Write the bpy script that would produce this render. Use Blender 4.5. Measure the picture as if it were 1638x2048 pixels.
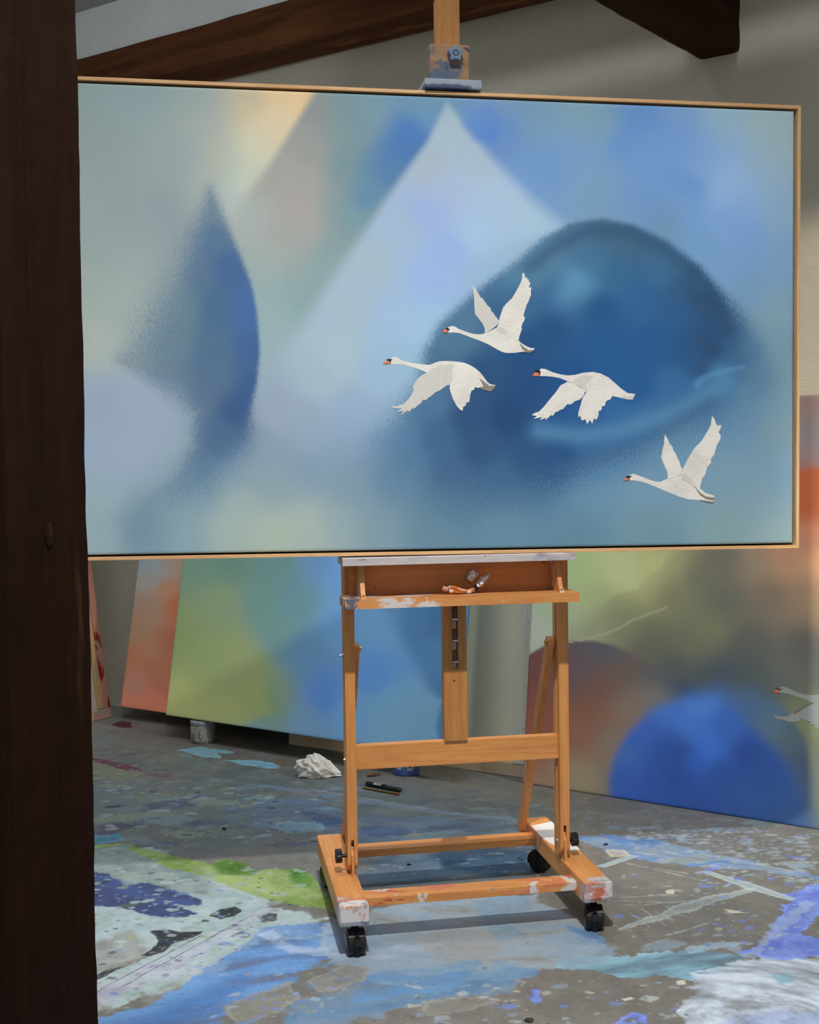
import bpy, bmesh, math, random
import numpy as np
from mathutils import Vector, Matrix, noise
from mathutils.geometry import tessellate_polygon
random.seed(7)
S = bpy.context.scene
for o in list(bpy.data.objects): bpy.data.objects.remove(o)
COL = S.collection

# ------------------------------------------------------------------ camera
F, PITCH, ROLL, CAMH = 2333.0, 0.03563, -0.01303, 1.22
fw = Vector((0, math.cos(PITCH), -math.sin(PITCH)))
up0 = Vector((0, math.sin(PITCH), math.cos(PITCH)))
rt0 = Vector((1, 0, 0))
rt = rt0*math.cos(ROLL) + up0*math.sin(ROLL)
up = -rt0*math.sin(ROLL) + up0*math.cos(ROLL)
cd = bpy.data.cameras.new('camera'); cam = bpy.data.objects.new('camera', cd); COL.objects.link(cam)
cam.matrix_world = Matrix(((rt.x, up.x, -fw.x, 0), (rt.y, up.y, -fw.y, 0), (rt.z, up.z, -fw.z, CAMH), (0, 0, 0, 1)))
cd.sensor_fit = 'HORIZONTAL'; cd.sensor_width = 36; cd.lens = F*36/1638; cd.clip_start = 0.05
S.camera = cam
# ------------------------------------------------------------------ world, lamps, exposure
S.view_settings.view_transform = 'Standard'; S.view_settings.look = 'None'
S.view_settings.gamma = 1; S.view_settings.use_curve_mapping = False
S.view_settings.exposure = -0.15
w = bpy.data.worlds.new('world'); S.world = w; w.use_nodes = True
w.node_tree.nodes['Background'].inputs[0].default_value = (0.86, 0.93, 1.0, 1)
w.node_tree.nodes['Background'].inputs[1].default_value = 0.37
def lamp(name, kind, loc, target, energy, color, **k):
    l = bpy.data.lights.new(name, kind); l.energy = energy; l.color = color
    for a, b in k.items(): setattr(l, a, b)
    o = bpy.data.objects.new(name, l); COL.objects.link(o); o.location = loc
    o.rotation_euler = (Vector(target)-Vector(loc)).to_track_quat('-Z', 'Y').to_euler()
    return o
lamp('ceiling_spot', 'SPOT', (0.075, 0.601, 4.20), (0.30, 1.80, 0.0), 800, (1.0, 0.93, 0.82), spot_size=math.radians(93), spot_blend=1.0, shadow_soft_size=0.055)
lamp('front_fill', 'AREA', (0.9, -1.9, 1.25), (0.1, 3.4, 0.9), 5, (0.84, 0.92, 1.0), shape='RECTANGLE', size=3.0, size_y=1.7)  # added low fill from the camera side, no window stands there
lamp('skylight_glow', 'SPOT', (-0.9, 2.2, 3.05), (-1.05, 5.4, 3.38), 130, (0.88, 0.95, 1.0), spot_size=math.radians(42), spot_blend=0.6, shadow_soft_size=0.25)
lamp('overhead_fill', 'AREA', (-0.1, 3.6, 4.5), (-0.1, 4.1, 0.0), 120, (0.90, 0.95, 1.0), shape='RECTANGLE', size=2.6, size_y=1.5)  # added soft overhead fill for the floor and canvases behind the easel
lamp('wall_lamp', 'SPOT', (2.75, 2.3, 2.55), (1.75, 3.85, 1.15), 270, (1.0, 0.90, 0.74), spot_size=math.radians(54), spot_blend=0.25, shadow_soft_size=0.06)

# ------------------------------------------------------------------ geometry of the place
PSI, EX, EY = 0.17627, 0.12871, 3.14948          # easel yaw and place on the floor
NV = Vector((0.559, 0.829, 0)).normalized()      # back wall normal (pointing away from the room)
UV = Vector((NV.y, -NV.x, 0))                    # direction along the back wall, to the right
WALL_N, WALL_U = 4.19, -5.12
# narrow slot of daylight that leaves a pale horizontal band on the upper wall
sl = lamp('slot_light', 'AREA', (0, 0, 0), (0, 0, -1), 0.21, (0.86, 0.93, 1.0), shape='RECTANGLE', size=3.2, size_y=0.03, spread=math.radians(13))
sp = UV*(-1.1)+NV*3.45+Vector((0, 0, 3.16)); sz = -(UV*(-1.1)+NV*WALL_N+Vector((0, 0, 2.74))-sp).normalized(); sy = sz.cross(UV)
sl.matrix_world = Matrix(((UV.x, sy.x, sz.x, sp.x), (UV.y, sy.y, sz.y, sp.y), (UV.z, sy.z, sz.z, sp.z), (0, 0, 0, 1)))
CAM = Vector((0, 0, CAMH))
def ray(px, py):
    u, v = (px-819)/F, (py-1024)/F
    a = u*math.cos(ROLL)+v*math.sin(ROLL); b = u*math.sin(ROLL)-v*math.cos(ROLL)
    return Vector((a, math.cos(PITCH)+b*math.sin(PITCH), b*math.cos(PITCH)-math.sin(PITCH)))
def hit(px, py, P, n):
    d = ray(px, py); P = Vector(P); n = Vector(n)
    return CAM + d*((P-CAM).dot(n)/d.dot(n))
def onfloor(px, py, z=0.0): return hit(px, py, (0, 0, z), (0, 0, 1))
def onback(px, py, n=WALL_N): return hit(px, py, NV*n, NV)
def fromE(x, y, z):
    c, s = math.cos(PSI), math.sin(PSI)
    return Vector((EX+x*c-y*s, EY+x*s+y*c, z))
def wall(u, n, z): return UV*u + NV*n + Vector((0, 0, z))
def nproject(P):                                  # world points (N,3) -> photo pixels
    x, y, z = P[:, 0], P[:, 1], P[:, 2]-CAMH
    c, s = math.cos(PITCH), math.sin(PITCH)
    dep = y*c-z*s; u = F*x/dep; v = -F*(y*s+z*c)/dep
    return np.stack([819+u*math.cos(ROLL)-v*math.sin(ROLL), 1024+u*math.sin(ROLL)+v*math.cos(ROLL)], 1)
def lin(c):
    c = np.asarray(c, float)/255.0
    return np.where(c <= 0.04045, c/12.92, ((c+0.055)/1.055)**2.4)
def L(*c): return tuple(float(v) for v in lin(c))+(1.0,)

# ------------------------------------------------------------------ node helpers
class NT:
    def __init__(s, name):
        s.m = bpy.data.materials.new(name); s.m.use_nodes = True
        s.t = s.m.node_tree; s.t.nodes.clear()
        s.out = s.t.nodes.new('ShaderNodeOutputMaterial')
        s.b = s.t.nodes.new('ShaderNodeBsdfPrincipled'); s.t.links.new(s.b.outputs[0], s.out.inputs[0])
        s.b.inputs['Specular IOR Level'].default_value = 0.3
    def n(s, typ, **k):
        nd = s.t.nodes.new(typ)
        for a, b in k.items(): setattr(nd, a, b)
        return nd
    def set(s, sock, v):
        if isinstance(v, bpy.types.NodeSocket): s.t.links.new(v, sock)
        elif isinstance(v, (tuple, list)) and len(v) == 3 and sock.type == 'RGBA': sock.default_value = (*v, 1)
        else: sock.default_value = v
    def math(s, op, a, b=0.0, c=None, clamp=False):
        nd = s.n('ShaderNodeMath', operation=op, use_clamp=clamp)
        s.set(nd.inputs[0], a); s.set(nd.inputs[1], b)
        if c is not None: s.set(nd.inputs[2], c)
        return nd.outputs[0]
    def mix(s, f, a, b, mode='MIX'):
        nd = s.n('ShaderNodeMix', data_type='RGBA', blend_type=mode)
        s.set(nd.inputs[0], f); s.set(nd.inputs[6], a); s.set(nd.inputs[7], b)
        return nd.outputs[2]
    def smooth(s, v, a, b):
        nd = s.n('ShaderNodeMapRange', interpolation_type='SMOOTHSTEP')
        s.set(nd.inputs[0], v); s.set(nd.inputs[1], a); s.set(nd.inputs[2], b)
        return nd.outputs[0]
    def coord(s, scale=(1, 1, 1), rot=(0, 0, 0), which='Object', loc=(0, 0, 0)):
        tc = s.n('ShaderNodeTexCoord'); mp = s.n('ShaderNodeMapping')
        s.t.links.new(tc.outputs[which], mp.inputs[0])
        mp.inputs['Scale'].default_value = scale; mp.inputs['Rotation'].default_value = rot; mp.inputs['Location'].default_value = loc
        return mp.outputs[0]
    def noise(s, vec, scale=5, detail=4, rough=0.55, dist=0.0, out=0):
        nd = s.n('ShaderNodeTexNoise'); s.t.links.new(vec, nd.inputs['Vector'])
        nd.inputs['Scale'].default_value = scale; nd.inputs['Detail'].default_value = detail
        nd.inputs['Roughness'].default_value = rough; nd.inputs['Distortion'].default_value = dist
        return nd.outputs[out]
    def voro(s, vec, scale, feat='F1', rnd=1.0):
        nd = s.n('ShaderNodeTexVoronoi', feature=feat); s.t.links.new(vec, nd.inputs['Vector'])
        nd.inputs['Scale'].default_value = scale; nd.inputs['Randomness'].default_value = rnd
        return nd
    def attr(s, name):
        return s.n('ShaderNodeAttribute', attribute_name=name)
    def sep(s, v):
        nd = s.n('ShaderNodeSeparateXYZ'); s.t.links.new(v, nd.inputs[0]); return nd.outputs
    def bump(s, h, strength=0.3, dist=0.002):
        nd = s.n('ShaderNodeBump'); nd.inputs['Strength'].default_value = strength; nd.inputs['Distance'].default_value = dist
        s.t.links.new(h, nd.inputs['Height']); s.t.links.new(nd.outputs[0], s.b.inputs['Normal'])
    def fin(s, col, rough=0.6, metal=0.0):
        s.set(s.b.inputs['Base Color'], col); s.set(s.b.inputs['Roughness'], rough); s.b.inputs['Metallic'].default_value = metal
        return s.m

def plain(name, col, rough=0.5, metal=0.0, var=0.12, scale=30):
    t = NT(name); c = t.coord(); nz = t.noise(c, scale, 4)
    k = t.math('MULTIPLY_ADD', nz, var*2, 1-var)
    cc = t.mix(1.0, col, t.n('ShaderNodeCombineColor').outputs[0], 'MULTIPLY')
    cmb = cc.node.inputs[7].links[0].from_node
    for i in range(3): t.t.links.new(k, cmb.inputs[i])
    t.bump(nz, 0.15, 0.001)
    return t.fin(cc, rough, metal)

def wood(name, light, dark, axis='Z', paint=(), rough=0.42, gs=1.0, bands=0.5, bump=0.12, spec=0.3):
    """axis = grain direction in object space. paint: (colour, noise scale, threshold, softness, mask) with mask = None or (axis, a, b)"""
    t = NT(name)
    sc = {'X': (1.2, 18, 18), 'Y': (18, 1.2, 18), 'Z': (18, 18, 1.2)}[axis]
    c = t.coord(tuple(v*gs for v in sc)); c2 = t.coord(tuple((v*9 if v > 5 else v*14)*gs for v in sc))
    a = t.noise(c, 1.6, 5, 0.6, 1.2); b = t.noise(c2, 1.0, 3, 0.6)
    f = t.math('ADD', t.math('MULTIPLY', a, 0.75), t.math('MULTIPLY', b, 0.35))
    col = t.mix(t.smooth(f, 0.55-bands*0.35, 0.55+bands*0.35), dark, light)
    oc = t.coord(); xyz = t.sep(oc)
    for (pc, ps, th, so, mask) in paint:
        sc3 = ps if isinstance(ps, tuple) else (ps, ps, ps)
        nz = t.noise(t.coord(sc3, loc=(random.random()*9, random.random()*9, 0)), 1.0, 7, 0.62, 0.3)
        if mask:
            ax, m0, m1 = mask
            g = t.smooth(xyz['XYZ'.index(ax)], m0, m1)
            nz = t.math('ADD', nz, t.math('MULTIPLY', t.math('SUBTRACT', g, 1.0), 0.6))
        col = t.mix(t.smooth(nz, th-so, th+so), col, pc)
    t.bump(f, bump, 0.002); t.b.inputs['Specular IOR Level'].default_value = spec
    return t.fin(col, rough)

# ------------------------------------------------------------------ mesh helpers
def tag(o, label=None, cat=None, group=None, kind=None):
    if label: o['label'] = label
    if cat: o['category'] = cat
    if group: o['group'] = group
    if kind: o['kind'] = kind
    return o
def empty(name, loc=(0, 0, 0), rz=0.0, label=None, cat=None, group=None):
    o = bpy.data.objects.new(name, None); COL.objects.link(o); o.location = loc; o.rotation_euler = (0, 0, rz)
    o.empty_display_size = 0.05
    return tag(o, label, cat, group)
def obj(name, bm, mat, parent=None, smooth=False):
    me = bpy.data.meshes.new(name)
    bmesh.ops.recalc_face_normals(bm, faces=bm.faces)
    bm.to_mesh(me); bm.free()
    if smooth:
        for p in me.polygons: p.use_smooth = True
    for m in (mat if isinstance(mat, (list, tuple)) else [mat]): me.materials.append(m)
    o = bpy.data.objects.new(name, me); COL.objects.link(o)
    if parent: o.parent = parent
    return o
def box(bm, x0, x1, y0, y1, z0, z1, bev=0.0):
    vs = [bm.verts.new(p) for p in ((x0, y0, z0), (x1, y0, z0), (x1, y1, z0), (x0, y1, z0), (x0, y0, z1), (x1, y0, z1), (x1, y1, z1), (x0, y1, z1))]
    fs = [bm.faces.new([vs[i] for i in f]) for f in ((0, 3, 2, 1), (4, 5, 6, 7), (0, 1, 5, 4), (1, 2, 6, 5), (2, 3, 7, 6), (3, 0, 4, 7))]
    if bev:
        es = list({e for f in fs for e in f.edges})
        bmesh.ops.bevel(bm, geom=es, offset=bev, segments=2, affect='EDGES', profile=0.6)
def BX(*a, bev=0.0015):
    bm = bmesh.new(); box(bm, *a, bev=bev); return bm
def prism(bm, pts, axis, a, b, bev=0.0):
    """pts: 2D outline; axis: the extrusion axis; a,b: extent"""
    def P(p, t):
        return {'X': (t, p[0], p[1]), 'Y': (p[0], t, p[1]), 'Z': (p[0], p[1], t)}[axis]
    v0 = [bm.verts.new(P(p, a)) for p in pts]; v1 = [bm.verts.new(P(p, b)) for p in pts]
    f0 = bm.faces.new(v0); f1 = bm.faces.new(list(reversed(v1))); n = len(pts)
    for i in range(n): bm.faces.new((v0[i], v1[i], v1[(i+1) % n], v0[(i+1) % n]))
    if bev:
        es = list(set(f0.edges) | set(f1.edges))
        bmesh.ops.bevel(bm, geom=es, offset=bev, segments=2, affect='EDGES', profile=0.6)
def PR(pts, axis, a, b, bev=0.0012):
    bm = bmesh.new(); prism(bm, pts, axis, a, b, bev); return bm
def cyl(bm, p0, p1, r0, r1=None, seg=20, cap=True):
    r1 = r0 if r1 is None else r1
    p0, p1 = Vector(p0), Vector(p1); d = (p1-p0).normalized()
    a = d.orthogonal().normalized(); b = d.cross(a)
    R = [[bm.verts.new(p+(a*math.cos(2*math.pi*i/seg)+b*math.sin(2*math.pi*i/seg))*r) for i in range(seg)] for p, r in ((p0, r0), (p1, r1))]
    for i in range(seg): bm.faces.new((R[0][i], R[0][(i+1) % seg], R[1][(i+1) % seg], R[1][i]))
    if cap: bm.faces.new(list(reversed(R[0]))); bm.faces.new(R[1])
def lathe(bm, prof, c=(0, 0, 0), seg=40):
    rings = []
    for r, z in prof:
        rings.append([bm.verts.new((c[0]+r*math.cos(2*math.pi*i/seg), c[1]+r*math.sin(2*math.pi*i/seg), c[2]+z)) for i in range(seg)] if r > 1e-6 else [bm.verts.new((c[0], c[1], c[2]+z))])
    for A, B in zip(rings, rings[1:]):
        for i in range(seg):
            j = (i+1) % seg
            if len(A) == 1 and len(B) == 1: continue
            if len(A) == 1: bm.faces.new((A[0], B[i], B[j]))
            elif len(B) == 1: bm.faces.new((A[i], A[j], B[0]))
            else: bm.faces.new((A[i], A[j], B[j], B[i]))

# ------------------------------------------------------------------ painting fields
def shep(Q, pts, s=26.0, power=2.2):
    P = np.array([p[:2] for p in pts], float); C = lin(np.array([p[2:5] for p in pts], float))
    out = np.zeros((len(Q), 3)); W = np.zeros(len(Q))
    for p, c in zip(P, C):
        d2 = ((Q-p)**2).sum(1); w_ = 1.0/(d2+s*s)**power
        out += w_[:, None]*c; W += w_
    return out/W[:, None]
def sdf(Q, poly, soft=None):
    """signed distance (positive inside); soft per vertex -> softness at nearest boundary point"""
    P = np.array(poly, float); n = len(P); best = np.full(len(Q), 1e18); so = np.ones(len(Q)); ins = np.zeros(len(Q), bool)
    for i in range(n):
        a, b = P[i], P[(i+1) % n]; ab = b-a
        t = np.clip(((Q-a)@ab)/max(ab@ab, 1e-9), 0, 1)
        d = ((Q-(a+t[:, None]*ab))**2).sum(1); m = d < best
        best[m] = d[m]
        if soft is not None: so[m] = (soft[i]+(soft[(i+1) % n]-soft[i])*t)[m]
        c = ((a[1] > Q[:, 1]) != (b[1] > Q[:, 1])) & (Q[:, 0] < (b[0]-a[0])*(Q[:, 1]-a[1])/((b[1]-a[1]) if abs(b[1]-a[1]) > 1e-9 else 1e-9)+a[0])
        ins ^= c
    d = np.sqrt(best); d = np.where(ins, d, -d)
    return (d, so) if soft is not None else d
def sstep(d, so): t = np.clip(d/(2*so)+0.5, 0, 1); return t*t*(3-2*t)

def canvas_mesh(name, W, Hh, T, step, M, evalf, mat, parent):
    """stretched canvas: local x 0..W, z 0..Hh, front face at y=0, thickness T behind. M: matrix of parent for colour lookup."""
    nx, nz = max(2, int(W/step)), max(2, int(Hh/step))
    r = 0.004
    xs = np.concatenate([[0, r*0.3], np.linspace(r, W-r, nx), [W-r*0.3, W]]); zs = np.concatenate([[0, r*0.3], np.linspace(r, Hh-r, nz), [Hh-r*0.3, Hh]])
    X, Z = np.meshgrid(xs, zs); e = np.minimum(np.minimum(X, W-X), np.minimum(Z, Hh-Z))
    Y = np.where(e < r, r-np.sqrt(np.clip(r*r-(r-np.clip(e, 0, r))**2, 0, None)), 0.0)
    V = np.stack([X.ravel(), Y.ravel(), Z.ravel()], 1); a, b = len(xs), len(zs)
    idx = np.arange(a*b).reshape(b, a)
    Fq = np.stack([idx[:-1, :-1].ravel(), idx[:-1, 1:].ravel(), idx[1:, 1:].ravel(), idx[1:, :-1].ravel()], 1)
    border = np.concatenate([idx[0, :], idx[1:, -1], idx[-1, -2::-1], idx[-2:0:-1, 0]])
    B = V[border].copy(); B[:, 1] = T; nb = len(border); off = len(V)
    V2 = np.concatenate([V, B]); k = np.arange(nb); k2 = (k+1) % nb
    Fs = np.stack([border[k], off+k, off+k2, border[k2]], 1)
    faces = np.concatenate([Fq, Fs]).tolist()+[list(range(off+nb-1, off-1, -1))]
    me = bpy.data.meshes.new(name); me.from_pydata(V2.tolist(), [], faces); me.update()
    Mx = np.array(M); Wd = V2@Mx[:3, :3].T+Mx[:3, 3]
    Wd[off:] = V[border]@Mx[:3, :3].T+Mx[:3, 3]
    Q = nproject(Wd)
    base, veil, al = evalf(Q)
    for nm, rgb, av in (('base', base, np.ones(len(Q))), ('veil', veil, al)):
        at = me.color_attributes.new(nm, 'FLOAT_COLOR', 'POINT')
        at.data.foreach_set('color', np.concatenate([rgb, av[:, None]], 1).astype(np.float32).ravel())
    for p in me.polygons: p.use_smooth = True
    me.materials.append(mat)
    o = bpy.data.objects.new(name, me); COL.objects.link(o); o.parent = parent
    return o
def canvas_mat(name, K, grain=0.9, weave=1.0, speck=0.05):
    t = NT(name); A = t.attr('base'); B = t.attr('veil')
    c = t.coord(); n1 = t.noise(c, 430, 3, 0.6); n2 = t.noise(t.coord((1, 1, 0.55), rot=(0, 0.6, 0)), 190, 4, 0.7, 0.5)
    nz = t.math('ADD', t.math('MULTIPLY', n1, 0.6), t.math('MULTIPLY', n2, 0.4))
    al = t.math('ADD', B.outputs['Alpha'], t.math('MULTIPLY', t.math('SUBTRACT', nz, 0.5), grain*2.2))
    # grain only where the two layers blend
    f = t.smooth(al, 0.12, 0.88)
    f = t.math('MULTIPLY', f, t.smooth(B.outputs['Alpha'], 0.0, 0.06))
    col = t.mix(f, A.outputs['Color'], B.outputs['Color'])
    cl = t.noise(c, 5, 5, 0.6)
    k = t.math('ADD', t.math('MULTIPLY', t.math('SUBTRACT', nz, 0.5), speck*8), t.math('ADD', t.math('MULTIPLY', t.math('SUBTRACT', cl, 0.5), 0.16), 1.0/K))
    cmb = t.n('ShaderNodeCombineColor')
    for i in range(3): t.t.links.new(k, cmb.inputs[i])
    col = t.mix(1.0, col, cmb.outputs[0], 'MULTIPLY')
    wv = t.noise(t.coord((700, 700, 700)), 1, 2)
    t.bump(wv, 0.10*weave, 0.0006)
    return t.fin(col, 0.75)

# ================================================================== STRUCTURE
def plaster(name, col, bump=0.35):
    t = NT(name); c = t.coord(which='Object'); a = t.noise(c, 1.6, 6, 0.6, 0.4); b = t.noise(c, 14, 6, 0.6); d = t.noise(t.coord((3, 3, 22)), 2, 5, 0.6, 1.0)
    k = t.math('ADD', t.math('MULTIPLY', a, 0.30), t.math('ADD', t.math('MULTIPLY', b, 0.10), t.math('MULTIPLY_ADD', d, 0.08, 0.76)))
    cmb = t.n('ShaderNodeCombineColor')
    for i in range(3): t.t.links.new(k, cmb.inputs[i])
    h = t.math('ADD', t.math('MULTIPLY', a, 1.5), t.math('MULTIPLY', d, 0.5))
    t.bump(h, bump, 0.01)
    return t.fin(t.mix(1.0, col, cmb.outputs[0], 'MULTIPLY'), 0.8)
WALL = plaster('wall_plaster', (0.60, 0.55, 0.44))
WHITE = plaster('white_plaster', (0.78, 0.80, 0.80), 0.1)
CEIL = plaster('ceiling_plaster', (0.36, 0.38, 0.36), 0.1)

def slab(name, A, B, C_, D_, mat, thick, nrm):
    bm = bmesh.new(); q = [Vector(p) for p in (A, B, C_, D_)]; n_ = Vector(nrm)*thick
    a = [bm.verts.new(p) for p in q]; b = [bm.verts.new(p+n_) for p in q]
    bm.faces.new(a); bm.faces.new(list(reversed(b)))
    for i in range(4): bm.faces.new((a[i], b[i], b[(i+1) % 4], a[(i+1) % 4]))
    return tag(obj(name, bm, mat), kind='structure')
RH = 3.62
slab('wall_back', wall(WALL_U, WALL_N, -.02), wall(3.6, WALL_N, -.02), wall(3.6, WALL_N, RH), wall(WALL_U, WALL_N, RH), WALL, 0.1, NV)
slab('wall_left', wall(WALL_U, WALL_N, -.02), wall(WALL_U, -2.2, -.02), wall(WALL_U, -2.2, RH), wall(WALL_U, WALL_N, RH), WALL, 0.1, -UV)
slab('wall_right', wall(3.6, WALL_N, -.02), wall(3.6, 0.6, -.02), wall(3.6, 0.6, RH), wall(3.6, WALL_N, RH), WALL, 0.1, UV)

# upper plaster panel over the tie beam, and the ceiling
PN = WALL_N-0.215; TL = -0.022                    # the old tie beam sags a little to the right
def uz(p): return p.dot(UV), p.z
u4, zb_ = uz(hit(400, 132, NV*PN, NV)); u1, zq = uz(hit(128, 123, NV*PN, NV)); u2_, zc_ = uz(hit(125, 35, NV*(PN+.02), NV))
zq4 = zq+TL*(u4-u1); zc4 = zc_+TL*(u4-u2_)          # heights above the reference point of the beam
def beam_matrix(n, z4):
    u = (UV+Vector((0, 0, TL))).normalized(); z = u.cross(NV)*(-1) if u.cross(NV).z < 0 else u.cross(NV)
    p = UV*WALL_U+NV*n+Vector((0, 0, z4+TL*(WALL_U-u4)))
    return Matrix(((u.x, NV.x, z.x, p.x), (u.y, NV.y, z.y, p.y), (u.z, NV.z, z.z, p.z), (0, 0, 0, 1)))
BEAMW = wood('beam_wood', (0.19, 0.072, 0.028), (0.045, 0.018, 0.009), 'X', rough=0.75, spec=0.08, gs=0.45, bands=1.1, bump=0.5,
             paint=(((0.30, 0.125, 0.05), (1.5, 8, 8), 0.64, 0.08, None),))
bm = bmesh.new()
box(bm, 0, 8.7, 0, 0.17, 0, zc4-zq4+0.02)
pan = tag(obj('trim_1', bm, WHITE), kind='structure'); pan.matrix_world = beam_matrix(PN+.02, zq4)
def zc(u): return zc4+TL*(u-u4)
slab('ceiling', wall(WALL_U, WALL_N, zc(WALL_U)), wall(3.6, WALL_N, zc(3.6)), wall(3.6, 3.2, zc(3.6)), wall(WALL_U, 3.2, zc(WALL_U)), CEIL, 0.1, (0, 0, 1))

def hewn(name, length, wy, wz, mat, seed, seg=70, amp=0.006, crack=True):
    """rough-hewn timber along local X: cross-section polygon jittered along its length"""
    bm = bmesh.new(); prof = []
    nb = 7
    for (y0, z0, y1, z1) in ((0, 0, wy, 0), (wy, 0, wy, wz), (wy, wz, 0, wz), (0, wz, 0, 0)):
        for k in range(nb):
            t = k/nb; y, z = y0+(y1-y0)*t, z0+(z1-z0)*t
            if k == 0:
                cy, cz = wy/2, wz/2; y += (cy-y)*0.05; z += (cz-z)*0.05
            prof.append((y, z))
    rings = []
    for i in range(seg+1):
        x = length*i/seg; r = []
        for j, (y, z) in enumerate(prof):
            nx = noise.noise(Vector((x*3.1+seed, y*9, z*9)))*amp+noise.noise(Vector((x*14+seed, y*25, z*25)))*amp*0.4
            ny = noise.noise(Vector((x*2.7-seed, y*9+5, z*9)))*amp+noise.noise(Vector((x*16+seed, y*22, z*22+3)))*amp*0.4
            r.append(bm.verts.new((x, y+nx, z+ny)))
        rings.append(r)
    m = len(prof)
    for A, B in zip(rings, rings[1:]):
        for j in range(m): bm.faces.new((A[j], A[(j+1) % m], B[(j+1) % m], B[j]))
    bm.faces.new(rings[0]); bm.faces.new(list(reversed(rings[-1])))
    return obj(name, bm, mat)
# tie beam flush with the back wall
tb = hewn('tie_beam', 8.7, 0.213, zq4-zb_, BEAMW, 3.3, seg=160, amp=0.006)
tb.matrix_world = beam_matrix(PN, zb_)
tag(tb, 'long dark-stained timber beam running horizontally along the top of the back wall', 'beam')
# diagonal beam entering the back wall
zD = onback(1397, 123).z
a = hit(1397, 123, (0, 0, zD), (0, 0, 1)); b = hit(1170, -5, (0, 0, zD), (0, 0, 1)); c = hit(1478, 105, (0, 0, zD), (0, 0, 1))
dd = (b-a).normalized(); pp = Vector((-dd.y, dd.x, 0))
wD = (c-a).dot(pp)
if wD < 0: pp = -pp; wD = -wD
BEAMD = wood('joist_wood', (0.060, 0.023, 0.011), (0.018, 0.008, 0.005), 'X', rough=0.8, spec=0.08, gs=0.5, bands=1.0, bump=0.5,
             paint=(((0.10, 0.045, 0.02), (1.2, 7, 7), 0.70, 0.06, None),))
db = hewn('joist', 1.95, wD, 0.24, BEAMD, 8.1, seg=60, amp=0.006)
st = a-dd*0.16
db.matrix_world = Matrix(((dd.x, pp.x, 0, st.x), (dd.y, pp.y, 0, st.y), (0, 0, 1, zD), (0, 0, 0, 1)))
tag(db, 'dark timber joist whose end is let diagonally into the plaster wall at upper right', 'beam')

# foreground timber post, section aligned with the room
POSTW = wood('post_wood', (0.024, 0.0085, 0.0042), (0.008, 0.0038, 0.0025), 'X', rough=0.75, spec=0.08, gs=0.5, bands=1.1, bump=0.55,
             paint=(((0.060, 0.028, 0.012), (1.0, 11, 11), 0.68, 0.07, None), ((0.30, 0.27, 0.25), (9, 22, 22), 0.80, 0.01, None)))
A0 = Vector((-0.347*2.2, 2.2, 0))
po = hewn('timber_post', 3.56, 0.205, 0.20, POSTW, 1.7, seg=170, amp=0.0045)
# local X up, local Y along +n, local Z along -u ; arris at A0
po.matrix_world = Matrix(((0, NV.x, -UV.x, A0.x), (0, NV.y, -UV.y, A0.y), (1, 0, 0, 0), (0, 0, 0, 1)))
tag(po, 'dark brown rough-hewn timber post standing in the left foreground, floor to ceiling', 'post')
def pface(s, h, dep=0.0): return (h, s, -dep)     # local coords on the face seen from the camera
bm = bmesh.new()                                    # knot and long drying cracks are raised/sunk pieces of the post
KN = plain('knot_wood', (0.016, 0.007, 0.004), 0.6, var=0.6, scale=90)
for k in range(5):
    r = 0.014-0.0024*k
    pts = [(1.105+r*1.7*math.cos(t*math.pi/9)*(1+0.12*math.sin(3*t+k)), 0.098+r*0.62*math.sin(t*math.pi/9)) for t in range(18)]
    v = [bm.verts.new((p[0], p[1], -0.0050-0.0012*k)) for p in pts]; bm.faces.new(v)
kn = obj('knot', bm, KN, po)
CR = plain('crack_dark', (0.002, 0.0015, 0.001), 0.9)
def crack(h0, h1, s0, wd, seed):
    bm = bmesh.new(); n = 60; Lv, Rv = [], []
    for i in range(n+1):
        t = i/n; h = h0+(h1-h0)*t; s = s0+0.006*noise.noise(Vector((h*3, seed, 0)))
        ww = wd*math.sin(math.pi*t)**0.5*(0.6+0.6*abs(noise.noise(Vector((h*9, seed, 3)))))+0.0001
        Lv.append(bm.verts.new((h, s-ww, -0.0048))); Rv.append(bm.verts.new((h, s+ww, -0.0048)))
    for i in range(n): bm.faces.new((Lv[i], Lv[i+1], Rv[i+1], Rv[i]))
    return obj('crack', bm, CR, po)
crack(1.50, 2.15, 0.062, 0.0010, 1); crack(1.1, 1.52, 0.085, 0.0007, 2); crack(0.10, 0.85, 0.115, 0.0009, 3); crack(0.15, 1.0, 0.135, 0.0005, 4)

# ================================================================== EASEL
eas = empty('studio_easel', fromE(0, 0, 0), PSI, 'beech wood studio easel on four black casters, spattered with paint, holding the big swan painting', 'easel')
BL_, BD_ = (0.70, 0.325, 0.110), (0.55, 0.225, 0.068)
PW, PPK, PRD, PGR = (0.62, 0.60, 0.60), (0.58, 0.36, 0.30), (0.50, 0.10, 0.04), (0.22, 0.26, 0.32)
WZ = wood('beech_upright', BL_, BD_, 'Z', paint=((PW, 9, 0.73, 0.01, None),))
WX = wood('beech_cross', BL_, BD_, 'X', paint=((PGR, 14, 0.76, 0.01, None),))
WXF = wood('beech_front_bar', BL_, BD_, 'X', paint=(((0.60, 0.20, 0.10), (6, 14, 20), 0.56, 0.04, None), (PW, 14, 0.585, 0.012, None), (PRD, (9, 14, 30), 0.63, 0.02, None), (PGR, 20, 0.66, 0.02, None)))
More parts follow.
